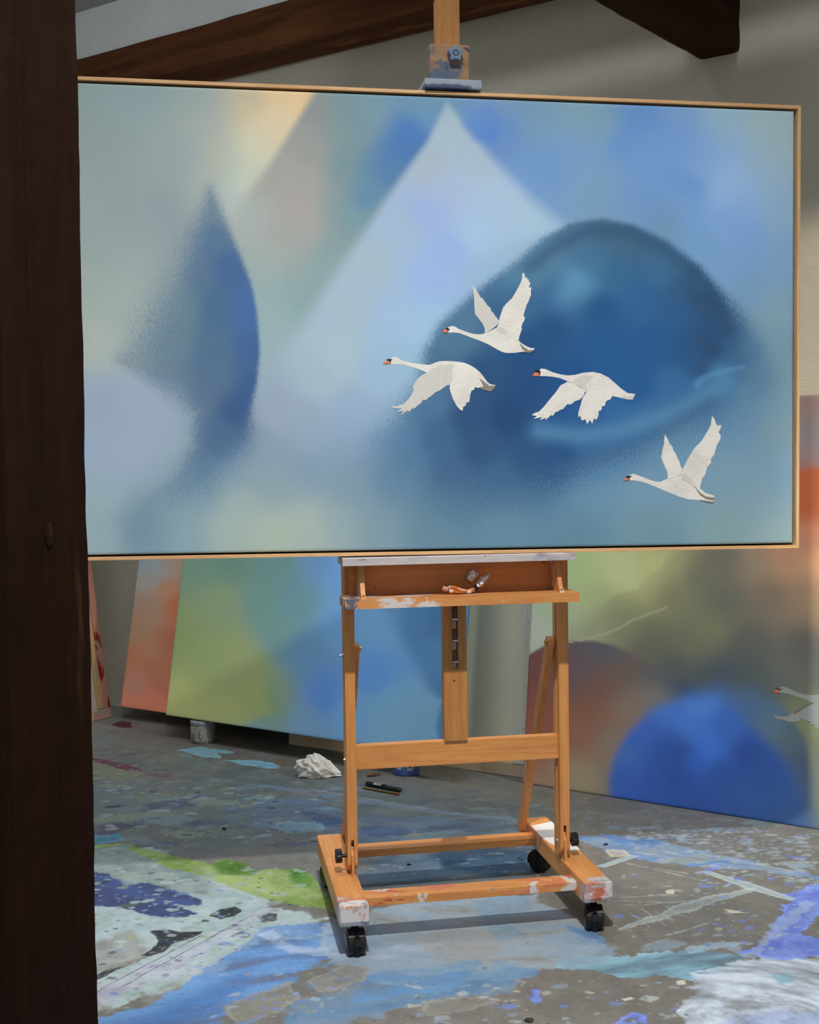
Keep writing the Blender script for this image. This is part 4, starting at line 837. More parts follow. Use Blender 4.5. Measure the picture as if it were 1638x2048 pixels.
bm = bmesh.new(); cyl(bm, (0.0, 0, 0), (0.018, 0, 0), 0.0006, 0.0034, 6); obj('tip', bm, TANW, pn)
bm = bmesh.new(); cyl(bm, (pl-0.010, 0, 0), (pl, 0, 0), 0.0038, 0.0030, 12); obj('red_end', bm, plain('pencil_red', (0.40, 0.02, 0.03), 0.4), pn)
# dried leaf and a crumb of charcoal
def scrap(name, c, rx, ry, hz, mat, label, cat, seed, rz=0.0):
    bm = bmesh.new(); bmesh.ops.create_icosphere(bm, subdivisions=4, radius=1)
    for v in bm.verts:
        d = v.co.normalized(); f = 1+0.5*noise.noise(d*1.8+Vector((seed, 0, 0)))+0.2*noise.noise(d*5+Vector((seed, 2, 0)))
        x, y = d.x*rx*f, d.y*ry*f
        v.co = (x, y, max(0.0004, hz*0.5+d.z*hz*0.5*f+hz*0.6*noise.noise(Vector((x*60, y*60, seed)))))
    o = obj(name, bm, mat, None, True); o.location = (c.x, c.y, 0); o.rotation_euler = (0, 0, rz); tag(o, label, cat); return o
scrap('dried_leaf', onfloor(747, 1552), 0.024, 0.012, 0.009, plain('leaf_brown', (0.13, 0.055, 0.03), 0.8, var=0.4, scale=60), 'curled brown dried leaf on the floor near the blue jar', 'leaf', 4.0, 0.4)
CHAR = plain('charcoal', (0.01, 0.012, 0.014), 0.7)
scrap('charcoal_crumb', onfloor(448, 1659), 0.007, 0.005, 0.006, CHAR, 'small black crumb on the grey floor well left of the easel', 'debris', 1.0)
scrap('charcoal_crumb', onfloor(818, 1730), 0.006, 0.006, 0.005, CHAR, 'small black crumb on the floor between the easel crossbars', 'debris', 2.0)
scrap('charcoal_crumb', onfloor(1211, 1690), 0.008, 0.004, 0.004, CHAR, 'small black crumb on the floor just right of the easel', 'debris', 3.0)
scrap('dried_clump', onfloor(1058, 2043), 0.009, 0.006, 0.007, plain('clump', (0.05, 0.04, 0.025), 0.9), 'tiny brown clump on the floor at the bottom edge', 'debris', 5.0)

# squeezed paint tubes on the tray shelf
ORG = wood('tube_orange', (0.62, 0.20, 0.06), (0.50, 0.12, 0.03), 'X', rough=0.4, paint=(((0.65, 0.60, 0.55), (30, 30, 30), 0.52, 0.02, None),))
FOIL = NT('foil'); FOIL = (lambda t: (t.bump(t.noise(t.coord(), 120, 3), 0.8, 0.004), t.fin((0.75, 0.75, 0.76, 1), 0.28, 1.0))[1])(FOIL)
def tube(name, pts, wds, hts, mat, parent, tw=0.0, seed=0):
    bm = bmesh.new(); rings = []
    for i, (p, w_, h_) in enumerate(zip(pts, wds, hts)):
        p = Vector(p); r = []
        t = (Vector(pts[min(i+1, len(pts)-1)])-Vector(pts[max(i-1, 0)])).normalized(); a = t.cross(Vector((0, 1, 0.2))).normalized(); b = t.cross(a)
        for k in range(14):
            th = 2*math.pi*k/14+tw*i; j = 1+0.35*noise.noise(Vector((i*0.9+seed, k*0.8, seed)))
            r.append(bm.verts.new(p+(a*math.cos(th)*h_+b*math.sin(th)*w_)*j))
        rings.append(r)
    for A, B in zip(rings, rings[1:]):
        for k in range(14): bm.faces.new((A[k], A[(k+1) % 14], B[(k+1) % 14], B[k]))
    bm.faces.new(rings[0][::-1]); bm.faces.new(rings[-1])
    return obj(name, bm, mat, parent)
SZ = 0.8950
def tubeE(name, x, label):
    o = empty(name, fromE(x, -0.10, SZ), PSI, label, 'tube'); return o
t1 = tubeE('paint_tube', -0.030, 'crumpled orange and white paint tube lying on the easel tray')
tube('tube_body', [(-0.018, 0, 0.012), (-0.008, 0, 0.013), (0.004, 0, 0.010), (0.016, 0, 0.008), (0.03, 0, 0.0065)], [0.009, 0.011, 0.011, 0.010, 0.012], [0.010, 0.012, 0.010, 0.006, 0.003], ORG, t1, 0.1, 1.0)
bm = bmesh.new(); cyl(bm, (-0.034, 0, 0.0165), (-0.020, 0, 0.013), 0.0068, 0.0072, 14); obj('tube_cap', bm, plain('cap_peach', (0.55, 0.30, 0.20), 0.6), t1)
t2 = tubeE('paint_tube', 0.020, 'squeezed foil paint tube with black neck standing up from the tray')
tube('tube_body', [(-0.022, 0, 0.005), (-0.010, 0, 0.006), (0.002, 0, 0.011)], [0.008, 0.009, 0.007], [0.004, 0.005, 0.006], ORG, t2, 0.1, 5.0)
bm = bmesh.new(); cyl(bm, (0.001, 0, 0.009), (0.010, 0, 0.019), 0.0068, 0.0075, 16); obj('tube_neck', bm, BLK, t2)
tube('foil_end', [(0.009, 0, 0.018), (0.018, 0, 0.026), (0.027, 0, 0.036), (0.037, 0, 0.045), (0.044, 0, 0.051)], [0.007, 0.010, 0.008, 0.006, 0.003], [0.007, 0.009, 0.009, 0.005, 0.0025], FOIL, t2, 0.25, 3.0)
t3 = tube('foil_scrap', [(-0.006, 0.034, 0.030), (0.002, 0.038, 0.040), (0.012, 0.036, 0.048), (0.020, 0.036, 0.046)], [0.006, 0.010, 0.011, 0.006], [0.010, 0.014, 0.012, 0.006], FOIL, t2, 0.4, 7.0)

# ================================================================== PAINT-STAINED FLOOR
FK = 1.04
def FC(*c): return tuple(float(v)/FK for v in lin(c))+(1.0,)
# (outline in photo pixels -> brought onto the floor, colour a, colour b, edge softness m, ragged amplitude m, opacity, streaky)
LAY = [
 ([(168,1500),(330,1490),(520,1540),(700,1560),(1060,1600),(1150,1640),(900,1680),(640,1660),(400,1720),(168,1720)], (92,104,108),(112,118,112),.10,.25,.65,0),
 ([(400,1590),(520,1600),(700,1625),(860,1640),(1010,1640),(1080,1665),(960,1690),(730,1700),(600,1660),(480,1640)], (72,88,114),(104,122,138),.05,.22,.85,1),
 ([(168,1690),(200,1650),(300,1640),(340,1612),(392,1595),(392,1612),(330,1630),(260,1660),(190,1685)], (62,60,88),(86,88,110),.02,.09,.85,1),
 ([(168,1560),(280,1585),(370,1600),(400,1635),(300,1655),(168,1640)], (120,138,138),(98,110,110),.05,.25,.6,0),
 ([(168,1520),(250,1530),(290,1548),(240,1560),(168,1545)], (136,138,108),(120,124,104),.02,.10,.7,0),
 ([(170,1513),(215,1520),(255,1528),(285,1541),(262,1544),(215,1530),(170,1519)], (112,50,72),(92,48,62),.006,.025,.9,0),
 ([(290,1545),(345,1548),(340,1556),(300,1553)], (120,72,82),(104,76,84),.006,.03,.7,0),
 ([(222,1450),(240,1442),(262,1445),(266,1456),(246,1456)], (86,32,42),(78,30,40),.004,.02,.95,0),
 ([(362,1500),(400,1494),(460,1500),(478,1505),(440,1508),(445,1518),(400,1512)], (134,178,190),(120,160,176),.004,.05,.95,0),
 ([(448,1520),(500,1520),(540,1524),(560,1532),(548,1538),(500,1532)], (136,184,196),(120,168,186),.004,.04,.95,0),
 ([(168,1450),(168,1500),(260,1480),(250,1470)], (124,140,136),(110,122,118),.03,.12,.6,0),
 ([(540,1518),(590,1520),(600,1530),(555,1532)], (120,100,66),(110,112,88),.008,.05,.75,0),
 ([(560,1640),(640,1645),(650,1662),(570,1668),(545,1655)], (122,150,160),(108,138,150),.006,.07,.8,0),
 ([(170,1672),(240,1666),(250,1680),(175,1690)], (58,128,150),(80,140,156),.006,.04,.85,0),
 ([(168,1695),(300,1690),(420,1740),(560,1810),(650,1840),(640,1880),(520,1880),(440,1930),(300,1990),(168,2048)], (158,180,176),(176,190,190),.02,.16,.92,0),
 ([(168,1695),(230,1690),(330,1700),(400,1740),(420,1790),(330,1780),(168,1765)], (118,134,130),(142,156,146),.03,.12,.75,0),
 ([(168,1698),(200,1690),(260,1686),(300,1700),(360,1712),(420,1728),(450,1718),(490,1724),(512,1742),(560,1738),(600,1735),(628,1762),(650,1790),(690,1830),(640,1818),(560,1806),(510,1790),(430,1756),(340,1740),(290,1716),(235,1692),(190,1700)], (122,150,62),(150,168,100),.010,.045,.9,0),
 ([(425,1728),(450,1718),(490,1724),(514,1742),(500,1752),(440,1748)], (74,112,42),(92,128,56),.025,.03,.9,0),
 ([(575,1742),(602,1736),(626,1758),(618,1775),(590,1766)], (66,116,34),(90,136,52),.025,.03,.9,0),
 ([(430,1752),(500,1752),(540,1770),(560,1790),(500,1780),(450,1765)], (176,186,132),(160,176,106),.03,.04,.75,0),
 ([(168,1742),(215,1748),(252,1770),(300,1764),(345,1780),(402,1800),(398,1812),(350,1808),(392,1828),(370,1832),(320,1836),(270,1822),(240,1812),(168,1814)], (58,70,116),(42,52,92),.006,.05,.95,0),
 ([(168,1744),(230,1758),(300,1784),(396,1806),(380,1812),(290,1800),(200,1775)], (82,102,158),(70,88,140),.03,.05,.6,1),
 ([(170,1962),(215,1938),(270,1918),(300,1900),(320,1882),(300,1862),(330,1858),(360,1864),(408,1862),(398,1872),(350,1886),(325,1904),(290,1915),(225,1944),(185,1962)], (26,30,38),(44,48,56),.003,.022,.96,0),
 ([(418,1832),(440,1818),(470,1812),(486,1822),(470,1832),(440,1838)], (30,32,38),(48,50,56),.003,.022,.96,0),
 ([(512,1832),(535,1824),(556,1828),(552,1842),(528,1844)], (34,34,40),(60,62,66),.003,.022,.9,0),
 ([(462,1872),(485,1862),(502,1870),(492,1876)], (38,38,44),(70,70,76),.003,.02,.85,0),
 ([(168,1992),(300,1930),(430,1866),(520,1812),(556,1806),(548,1822),(470,1866),(360,1930),(250,1985),(168,2035)], (182,184,196),(160,160,172),.012,.045,.9,1),
 ([(172,1890),(260,1860),(300,1900),(250,1930),(172,1950)], (134,132,124),(150,150,142),.02,.10,.8,0),
 ([(300,1985),(380,1950),(440,1945),(470,1905),(400,1990),(300,2030),(230,2048),(240,2030)], (140,138,130),(160,168,172),.01,.08,.6,0),
 ([(60,2200),(168,2060),(200,2035),(300,2005),(380,1975),(430,1930),(500,1880),(530,1855),(640,1845),(760,1850),(800,1900),(700,1920),(620,1925),(600,1960),(520,1990),(450,2030),(420,2110),(330,2260),(120,2300)], (72,116,178),(112,154,202),.012,.06,.96,1),
 ([(170,2080),(260,2040),(330,2010),(400,1995),(480,1960),(440,2010),(380,2080)], (48,92,158),(70,112,172),.06,.12,.6,1),
 ([(520,1868),(545,1862),(590,1890),(660,1902),(760,1900),(830,1880),(900,1890),(800,1918),(690,1918),(590,1910),(540,1890)], (188,200,216),(158,178,206),.014,.04,.82,(660,1750)),
 ([(640,1850),(760,1815),(900,1795),(1070,1790),(1110,1815),(1170,1850),(1210,1890),(1150,1925),(1050,1950),(900,1975),(760,1965),(650,1935)], (170,182,190),(142,162,178),.016,.07,.85,(980,1700)),
 ([(820,1880),(900,1850),(1000,1870),(980,1930),(880,1925)], (160,156,154),(146,146,144),.05,.12,.65,0),
 ([(940,1800),(1060,1790),(1070,1820),(1000,1835),(1060,1870),(1000,1880),(960,1840)], (98,134,162),(120,150,170),.012,.05,.65,1),
 ([(1130,1850),(1190,1862),(1214,1880),(1205,1890),(1160,1890)], (86,126,164),(98,138,172),.005,.02,.85,0),
 ([(720,1735),(800,1705),(900,1695),(1060,1690),(1110,1700),(1090,1730),(980,1765),(860,1780),(740,1790)], (62,88,116),(96,120,134),.03,.14,.88,1),
 ([(740,1775),(900,1755),(1040,1738),(1040,1750),(880,1775),(740,1795)], (136,138,128),(110,118,118),.01,.05,.7,1),
 ([(640,1925),(800,1935),(950,1925),(1060,1945),(1000,1985),(850,2010),(700,2060),(560,2075),(600,2000)], (120,158,188),(92,132,168),.02,.14,.75,1),
 ([(1118,1922),(1160,1912),(1210,1916),(1240,1918),(1310,1908),(1400,1902),(1500,1912),(1450,1940),(1380,1956),(1320,1950),(1240,1956),(1180,1940),(1120,1935)], (78,132,158),(150,190,204),.005,.04,.95,1),
 ([(700,1965),(760,1945),(850,1955),(950,1940),(940,1965),(800,1990),(720,2000)], (74,120,168),(110,150,188),.01,.09,.8,1),
 ([(1380,1905),(1420,1885),(1470,1882),(1505,1915),(1480,1912),(1450,1892),(1420,1898)], (164,188,204),(150,176,190),.01,.03,.75,1),
 ([(1370,2075),(1362,2020),(1378,1975),(1400,1950),(1440,1935),(1500,1922),(1580,1912),(1660,1915),(1800,1960),(1880,2080),(1780,2250),(1500,2280),(1330,2180)], (178,192,208),(202,212,222),.014,.07,.93,(1500,2075)),
 ([(1450,2030),(1560,2015),(1700,2030),(1760,2100),(1600,2140),(1480,2090)], (124,142,196),(160,174,208),.03,.08,.7,(1500,2075)),
 ([(1545,1950),(1575,1948),(1590,1960),(1560,1968)], (112,156,176),(130,168,186),.012,.02,.8,0),
 ([(1478,1905),(1530,1880),(1560,1850),(1575,1800),(1545,1790),(1600,1782),(1660,1740),(1780,1700),(1760,1770),(1640,1820),(1600,1870),(1690,1880),(1720,1910),(1560,1915)], (98,118,206),(122,144,214),.006,.07,.92,0),
 ([(1480,1915),(1540,1860),(1610,1800),(1625,1806),(1560,1870),(1510,1918)], (168,182,198),(140,160,206),.008,.04,.75,1),
 ([(1150,1672),(1260,1682),(1300,1680),(1400,1700),(1480,1718),(1600,1740),(1660,1760),(1590,1752),(1480,1740),(1380,1730),(1300,1722),(1200,1700)], (158,178,184),(96,132,184),.012,.06,.85,1),
 ([(1200,1668),(1270,1675),(1320,1684),(1310,1694),(1240,1686)], (74,104,176),(96,136,184),.01,.03,.8,1),
 ([(1395,1742),(1420,1742),(1520,1772),(1595,1798),(1580,1802),(1500,1780)], (160,172,170),(148,162,164),.004,.01,.85,0),
 ([(1190,1732),(1260,1710),(1280,1712),(1210,1736)], (158,170,170),(150,160,166),.004,.012,.85,0),
 ([(1350,1810),(1420,1790),(1510,1776),(1500,1786),(1400,1818),(1350,1830),(1300,1845),(1240,1858),(1250,1850),(1320,1828)], (140,150,144),(156,166,158),.006,.035,.75,0),
 ([(1205,1698),(1250,1700),(1262,1712),(1220,1716)], (186,176,158),(176,168,152),.004,.03,.8,0),
 ([(450,1563),(560,1572),(700,1592),(900,1625),(1000,1636),(890,1630),(700,1604),(560,1580)], (128,144,156),(110,128,142),.012,.02,.8,1),
 ([(1060,1978),(1080,1976),(1086,2000),(1070,2015),(1058,2000)], (104,124,202),(120,140,206),.006,.03,.85,0),
 ([(1232,2048),(1262,2022),(1290,2028),(1300,2060),(1230,2060)], (100,120,200),(120,138,206),.006,.04,.85,0),
 ([(600,1622),(640,1628),(692,1640),(700,1655),(655,1650),(615,1636)], (44,60,100),(70,90,124),.010,.05,.85,1),
 ([(300,1608),(350,1600),(392,1594),(388,1612),(340,1622),(290,1636),(255,1640)], (66,64,92),(88,92,112),.012,.05,.8,1),
 ([(720,1650),(790,1655),(830,1668),(780,1676),(730,1668)], (52,70,108),(84,104,134),.010,.06,.8,1),
 ([(280,1625),(330,1622),(400,1636),(380,1652),(320,1655),(285,1645)], (128,148,146),(112,130,130),.008,.09,.75,0),
 ([(860,1700),(960,1690),(1050,1705),(1060,1740),(980,1748),(900,1735)], (38,66,98),(52,84,112),.04,.08,.75,1),
 ([(800,1700),(850,1702),(840,1720),(790,1725)], (136,150,160),(116,134,148),.02,.06,.6,0),
 ([(780,1672),(860,1660),(960,1662),(1040,1655),(1050,1670),(960,1684),(850,1690)], (106,126,134),(126,144,146),.02,.08,.6,1),
 ([(560,1598),(600,1592),(660,1602),(640,1612),(580,1610)], (84,106,140),(100,122,142),.012,.05,.6,1),
 ([(850,2005),(900,1995),(960,1990),(1000,2000),(960,2018),(900,2030),(850,2030)], (128,126,118),(136,132,122),.006,.05,.85,0),
 ([(610,1962),(640,1945),(690,1925),(740,1935),(735,1960),(690,1975),(640,1985)], (130,128,120),(138,134,124),.005,.06,.85,0),
 ([(450,2010),(520,1985),(580,1965),(600,1990),(540,2030),(470,2060)], (130,128,120),(136,134,124),.005,.07,.85,0),
 ([(1290,1900),(1300,1890),(1330,1880),(1380,1885),(1330,1900)], (150,174,190),(136,160,180),.008,.03,.5,1),
 ([(1095,1870),(1130,1860),(1190,1880),(1215,1900),(1200,1925),(1140,1935),(1090,1915)], (150,170,182),(134,156,174),.02,.06,.7,1),
 ([(1170,2015),(1200,2030),(1060,2030),(1100,2020)], (160,170,160),(150,160,158),.004,.02,.0,0),
 ([(1240,1998),(1262,1994),(1270,1998),(1250,2002)], (196,186,170),(190,180,164),.002,.008,.9,0),
 ([(1446,1818),(1470,1820),(1490,1826),(1462,1826)], (190,184,166),(184,178,160),.002,.008,.9,0),
 ([(1330,1780),(1350,1778),(1348,1788),(1332,1788)], (186,184,164),(180,178,160),.002,.008,.85,0),
 ([(1352,1962),(1368,1960),(1372,1968),(1356,1970)], (196,186,170),(190,180,164),.002,.008,.9,0),
]
def fbm(shape_, dx, dy, size, octv, seed, ang=0.0, sx=1.0, sy=1.0, rough=0.6):
    """value-noise fractal sampled at floor points (X, Y); mean 0, roughly -0.5..0.5"""
    rs = np.random.RandomState(seed); out = np.zeros(dx.shape); amp = 1.0; tot = 0.0
    u = (dx*math.cos(ang)+dy*math.sin(ang))/size*sx; v = (-dx*math.sin(ang)+dy*math.cos(ang))/size*sy
    for o in range(octv):
        T = rs.rand(256, 256)-0.5
        ui, vi = np.floor(u).astype(int), np.floor(v).astype(int); fu, fv = u-ui, v-vi
        fu = fu*fu*(3-2*fu); fv = fv*fv*(3-2*fv); ui &= 255; vi &= 255; u1 = (ui+1) & 255; v1 = (vi+1) & 255
        out += amp*((T[vi, ui]*(1-fu)+T[vi, u1]*fu)*(1-fv)+(T[v1, ui]*(1-fu)+T[v1, u1]*fu)*fv)
        tot += amp; amp *= rough; u = u*2.03+17.3; v = v*2.03+5.1
    return out/tot*1.6
ys_ = [2.45]
while ys_[-1] < 6.25: ys_.append(ys_[-1]+max(0.0042, ys_[-1]**2/2846*1.15*0.8))
gx = np.concatenate([np.linspace(-5.2, -2.4, 12), np.arange(-2.3, -1.76, 0.009), np.arange(-1.75, 1.75, 0.0028), np.arange(1.757, 2.7, 0.009), np.linspace(2.8, 4.2, 8)])
gy = np.concatenate([np.linspace(-2.2, 1.4, 10), np.arange(1.5, 2.445, 0.009), ys_, np.linspace(6.35, 7.2, 4)])
X, Y = np.meshgrid(gx, gy); a, b = len(gx), len(gy); NVX = a*b
idx = np.arange(NVX, dtype=np.int32).reshape(b, a)
Fq = np.stack([idx[:-1, :-1].ravel(), idx[:-1, 1:].ravel(), idx[1:, 1:].ravel(), idx[1:, :-1].ravel()], 1)
me = bpy.data.meshes.new('floor'); nf = len(Fq)
me.vertices.add(NVX); me.vertices.foreach_set('co', np.stack([X.ravel(), Y.ravel(), np.zeros(NVX)], 1).astype(np.float32).ravel())
me.loops.add(nf*4); me.loops.foreach_set('vertex_index', Fq.ravel().astype(np.int32))
me.polygons.add(nf); me.polygons.foreach_set('loop_start', np.arange(0, nf*4, 4, dtype=np.int32))
me.update(calc_edges=True)
xr, yr = X.ravel(), Y.ravel(); Q2 = np.stack([xr, yr], 1)
n1 = fbm(0, xr, yr, 0.20, 7, 3); n2 = fbm(0, xr, yr, 0.045, 5, 5); ns = fbm(0, xr, yr, 0.14, 6, 9, 0.30, 0.6, 2.6)
nw = fbm(0, xr, yr, 0.8, 4, 11); nd_ = fbm(0, xr, yr, 0.016, 3, 15)
shp = 0.60*n1+0.40*n2
k0 = np.clip(0.5+nw*0.9+n2*0.5, 0, 1)[:, None]
fcol = lin((110, 108, 101))*(1-k0)+lin((127, 123, 115))*k0
for (poly, c1, c2, e, amp, op, stk) in LAY:
    if op <= 0: continue
    P = np.array([tuple(onfloor(px, py)[:2]) for px, py in poly]); mg = e+amp*0.6+0.02
    m = np.where((xr > P[:, 0].min()-mg) & (xr < P[:, 0].max()+mg) & (yr > P[:, 1].min()-mg) & (yr < P[:, 1].max()+mg))[0]
    nsm = ns[m]
    if isinstance(stk, tuple):
        c_ = onfloor(*stk); rx, ry = xr[m]-c_.x, yr[m]-c_.y; rr_ = np.hypot(rx, ry); th = np.arctan2(ry, rx)
        nsm = fbm(0, rr_, th*0.10, 0.030, 5, 21)
    d = sdf(Q2[m], P)+shp[m]*amp*0.9+nd_[m]*min(amp, 0.05)*0.25
    if stk: d = d+nsm*amp*0.45
    f = sstep(d, e*0.55)*op
    if stk: f = f*np.clip(0.86+nsm*1.2, 0.2, 1.1)
    f = np.clip(f, 0, 1)[:, None]
    t_ = np.clip(0.5+(nsm if stk else (0.5*n1[m]+n2[m]))*1.6, 0, 1)[:, None]
    # thin dried rim round the crisp pools
    c = lin(c1)*(1-t_)+lin(c2)*t_
    if e <= 0.006 and not stk: c = c*(1+0.35*np.exp(-((d-0.006)/0.004)**2)[:, None])
    fcol[m] = fcol[m]*(1-f)+c*f
# splashes and drips, each its own little blot
rs = np.random.RandomState(5); F3 = fcol.reshape(b, a, 3); S3 = (n2*0.5+nd_*0.8).reshape(b, a)
def blot(cx, cy, r, el, ang, c, op):
    w_ = r*max(el, 1)*1.8; i0, i1 = np.searchsorted(gx, (cx-w_, cx+w_)); j0, j1 = np.searchsorted(gy, (cy-w_, cy+w_))
    if i1-i0 < 1 or j1-j0 < 1: return
    x_, y_ = X[j0:j1, i0:i1]-cx, Y[j0:j1, i0:i1]-cy; ca1, sa1 = math.cos(ang), math.sin(ang)
    u, v = (x_*ca1+y_*sa1)/el, -x_*sa1+y_*ca1
    d = r-np.hypot(u, v)+S3[j0:j1, i0:i1]*r*1.1
    f = (np.clip(d/0.0022+0.5, 0, 1)*op)[..., None]; F3[j0:j1, i0:i1] = F3[j0:j1, i0:i1]*(1-f)+lin(c)*f
def scatter(poly, n, r0, r1, pal, op=0.8, el=1.6, ang=0.0):
    P = np.array([tuple(onfloor(px, py)[:2]) for px, py in poly]); lo, hi = P.min(0), P.max(0); k = 0
    pts = rs.rand(n*6, 2)*(hi-lo)+lo; ins = sdf(pts, P) > 0
    for p in pts[ins][:n]:
        r = r0*(r1/r0)**(rs.rand()**1.7); blot(p[0], p[1], r, 1+rs.rand()*(el-1), ang+rs.randn()*0.3, pal[rs.randint(len(pal))], op*(0.6+0.4*rs.rand()))
for _ in range(95):
    px_, py_ = 168+rs.rand()*(1000 if rs.rand() < .8 else 1400), 1480+rs.rand()**0.8*215
    q_ = onfloor(px_, py_); blot(q_.x, q_.y, 0.012+0.035*rs.rand()**2, 1.3+1.8*rs.rand(), 0.1+rs.randn()*0.4, [(124,144,148),(98,106,118),(74,84,112),(134,138,128),(140,146,122),(110,132,142),(84,92,100),(118,112,106)][rs.randint(8)], 0.30+0.45*rs.rand())
for _ in range(240):
    x_, y_ = 1.1+rs.rand()*1.5, 1.6+rs.rand()*2.0
    if rs.rand() < .4: x_ = -2.2+rs.rand()*4.4; y_ = 1.5+rs.rand()*0.9
    blot(x_, y_, 0.006+0.03*rs.rand()**3, 1.2+1.5*rs.rand(), rs.randn()*0.5, [(150,164,172),(108,126,186),(160,172,168),(130,146,160)][rs.randint(4)], 0.6)
MINT = [(172,186,184),(150,164,160),(130,130,124),(150,156,112),(112,134,178),(176,186,190)]
scatter([(168,1700),(600,1740),(640,1860),(450,1900),(168,1995)], 330, .0025, .013, MINT, .75, 1.8)
scatter([(168,1740),(620,1760),(640,1860),(450,1920),(168,1970)], 70, .003, .011, [(46,50,60),(58,70,112),(90,100,80)], .85, 2.2)
scatter([(168,1560),(700,1570),(700,1700),(168,1690)], 260, .004, .020, [(132,152,156),(112,142,154),(82,96,118),(56,62,80),(150,160,156),(126,128,98)], .85, 2.4)
scatter([(168,1500),(600,1500),(640,1570),(168,1570)], 130, .004, .018, [(132,150,152),(130,130,100),(110,140,152),(150,140,130)], .6, 2.0)
scatter([(1260,1650),(1638,1665),(1638,1770),(1420,1745),(1250,1700)], 420, .004, .013, [(150,160,164),(164,170,168),(136,152,164),(128,146,176)], .72, 2.3)
scatter([(1120,1600),(1500,1640),(1500,1700),(1120,1690)], 170, .003, .015, [(122,140,150),(110,134,150),(134,150,156)], .6, 2.2)
scatter([(720,1690),(1080,1680),(1100,1760),(730,1790)], 110, .003, .014, [(128,146,154),(104,128,142),(150,160,160)], .6, 2.0)
scatter([(820,1960),(1360,1960),(1380,2048),(760,2048)], 150, .002, .012, [(158,168,172),(112,130,190),(170,176,172),(188,180,164),(140,152,166),(104,98,88)], .75, 2.0)
scatter([(1200,1700),(1500,1760),(1480,1880),(1230,1880)], 90, .002, .010, [(150,164,164),(108,126,186),(166,172,160),(150,170,160)], .7, 2.4, .4)
scatter([(1400,1700),(1660,1760),(1660,1930),(1380,1900)], 170, .002, .012, [(104,122,200),(122,142,208),(158,176,190),(150,166,180)], .75, 2.6, .5)
scatter([(420,1950),(720,1940),(700,2048),(380,2048)], 160, .0015, .010, [(112,130,190),(160,176,186),(150,146,136),(98,136,176)], .7, 2.4, .4)
scatter([(230,1785),(400,1795),(380,1832),(240,1815)], 26, .004, .012, [(158,172,170),(120,138,170)], .85, 1.8)
scatter([(168,2000),(400,1880),(560,1810),(500,1900),(168,2048)], 170, .002, .011, [(108,136,184),(150,168,190),(122,112,160),(170,184,186),(140,136,128)], .75, 2.0)
scatter([(170,1960),(410,1860),(400,1880),(225,1950)], 120, .0012, .004, [(120,120,122),(150,150,150)], .8, 1.2)
scatter([(420,1830),(560,1820),(500,1870),(440,1845)], 90, .0012, .005, [(130,130,130),(160,164,160)], .8, 1.2)
scatter([(168,1480),(1638,1600),(1638,2048),(168,2048)], 1500, .0010, .0042, [(160,168,170),(140,150,160),(60,60,64),(120,136,180),(176,174,164),(90,88,82)], .7, 1.5)
def scratch(p, q, wd, c, op, n=14, wig=0.004):
    A_1, B_1 = onfloor(*p), onfloor(*q)
    for k in range(n):
        t1 = (k+.5)/n; x_, y_ = A_1.x+(B_1.x-A_1.x)*t1, A_1.y+(B_1.y-A_1.y)*t1
        blot(x_+rs.randn()*wig*.3, y_+rs.randn()*wig*.3, wd*(0.7+0.6*rs.rand()), (B_1-A_1).length/n/wd*0.9, math.atan2(B_1.y-A_1.y, B_1.x-A_1.x), c, op)
for p, q in (((1245,1795),(1330,1790)),((1240,1801),(1345,1806)),((1268,1812),(1390,1800)),((1255,1822),(1300,1855)),((1285,1818),(1330,1850)),((1310,1822),(1345,1840)),((1330,1812),(1370,1835)),((1225,1850),(1262,1862)),((1345,1868),(1420,1845)),((1280,1895),(1340,1875)),((1250,1725),(1420,1765)),((1290,1732),(1380,1748))): scratch(p, q, .0016, (160,168,160), .7)
for p, q in (((620,1578),(900,1625)),((900,1625),(1030,1640)),((170,1990),(420,1860)),((200,2010),(480,1850)),((300,1960),(540,1815)),((1400,1708),(1600,1745))): scratch(p, q, .0022, (172,180,190), .55, 22)
for p, q in (((190,1985),(400,1872)),((240,1975),(500,1832)),((1190,1690),(1600,1745))): scratch(p, q, .0012, (88,84,92), .7, 22)
mot = (1+0.16*n1+0.14*n2+0.10*nd_); fcol = F3.reshape(-1, 3)*mot[:, None]*np.array([1.0, 1.05, 1.14])   # cooler than the warm lamp
at = me.color_attributes.new('paint', 'FLOAT_COLOR', 'POINT')
at.data.foreach_set('color', np.concatenate([fcol/FK, np.ones((NVX, 1))], 1).astype(np.float32).ravel())
t = NT('painted_concrete_floor')
oc = t.coord()
N1 = t.noise(oc, 5.5, 6, 0.62, 0.6)
NF = t.noise(oc, 60, 5, 0.65); NW = t.noise(oc, 1.3, 5, 0.6)
NG = t.noise(oc, 420, 2, 0.5)
shape = N1
col = t.attr('paint').outputs['Color']
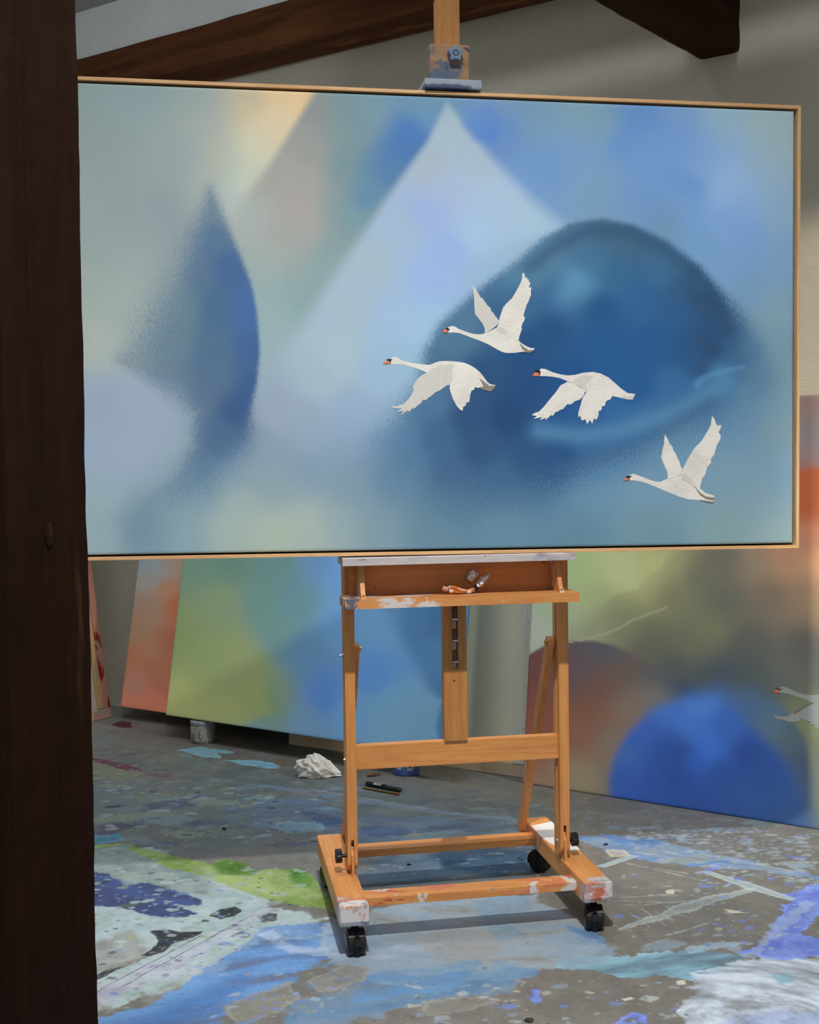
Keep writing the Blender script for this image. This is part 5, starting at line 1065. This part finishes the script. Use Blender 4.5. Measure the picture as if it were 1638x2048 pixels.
def dots(col, scale, thr_lo, rad, cols, region=None, off=0.0, stretch=(1, 1, 1)):
    c = t.coord(stretch, loc=(off, off*2.3, 0)); dn = t.n('ShaderNodeVectorMath', operation='ADD')
    nd = t.n('ShaderNodeTexNoise'); t.t.links.new(c, nd.inputs['Vector']); nd.inputs['Scale'].default_value = scale*0.9; nd.inputs['Detail'].default_value = 3
    sc_ = t.n('ShaderNodeVectorMath', operation='SCALE'); t.t.links.new(nd.outputs['Color'], sc_.inputs[0]); sc_.inputs['Scale'].default_value = 0.55/scale
    t.t.links.new(c, dn.inputs[0]); t.t.links.new(sc_.outputs[0], dn.inputs[1])
    v = t.voro(dn.outputs[0], scale); r_, g_, b_ = t.sep(v.outputs['Color'])
    den = t.math('ADD', thr_lo, t.math('MULTIPLY', t.math('SUBTRACT', NW, 0.5), -0.9))
    present = t.math('GREATER_THAN', r_, den)
    f = t.math('MULTIPLY', t.math('LESS_THAN', v.outputs['Distance'], t.math('MULTIPLY', g_, rad)), present)
    if region is not None: f = t.math('MULTIPLY', f, region)
    cr = t.n('ShaderNodeValToRGB'); cr.color_ramp.interpolation = 'CONSTANT'
    el = cr.color_ramp.elements; el[0].color = FC(*cols[0]); el[0].position = 0; el[1].color = FC(*cols[-1]); el[1].position = 1-1/len(cols)
    for i, cc in enumerate(cols[1:-1]): e = el.new((i+1)/len(cols)); e.color = FC(*cc)
    t.t.links.new(b_, cr.inputs[0])
    return t.mix(t.math('MULTIPLY', f, 0.85), col, cr.outputs[0])
gpos = t.sep(oc)
col = dots(col, 150, 0.84, 0.26, [(180,184,184),(150,160,176),(44,46,50),(120,140,190)], off=31.0)
k = t.math('ADD', t.math('MULTIPLY', NF, 0.20), t.math('MULTIPLY_ADD', NG, 0.20, 0.80))
cmb = t.n('ShaderNodeCombineColor')
for i in range(3): t.t.links.new(k, cmb.inputs[i])
col = t.mix(1.0, col, cmb.outputs[0], 'MULTIPLY')
t.bump(t.math('ADD', t.math('MULTIPLY', shape, 1.0), t.math('MULTIPLY', NF, 0.3)), 0.25, 0.003)
me.materials.append(t.fin(col, 0.55))
fl = bpy.data.objects.new('floor', me); COL.objects.link(fl); tag(fl, kind='structure')
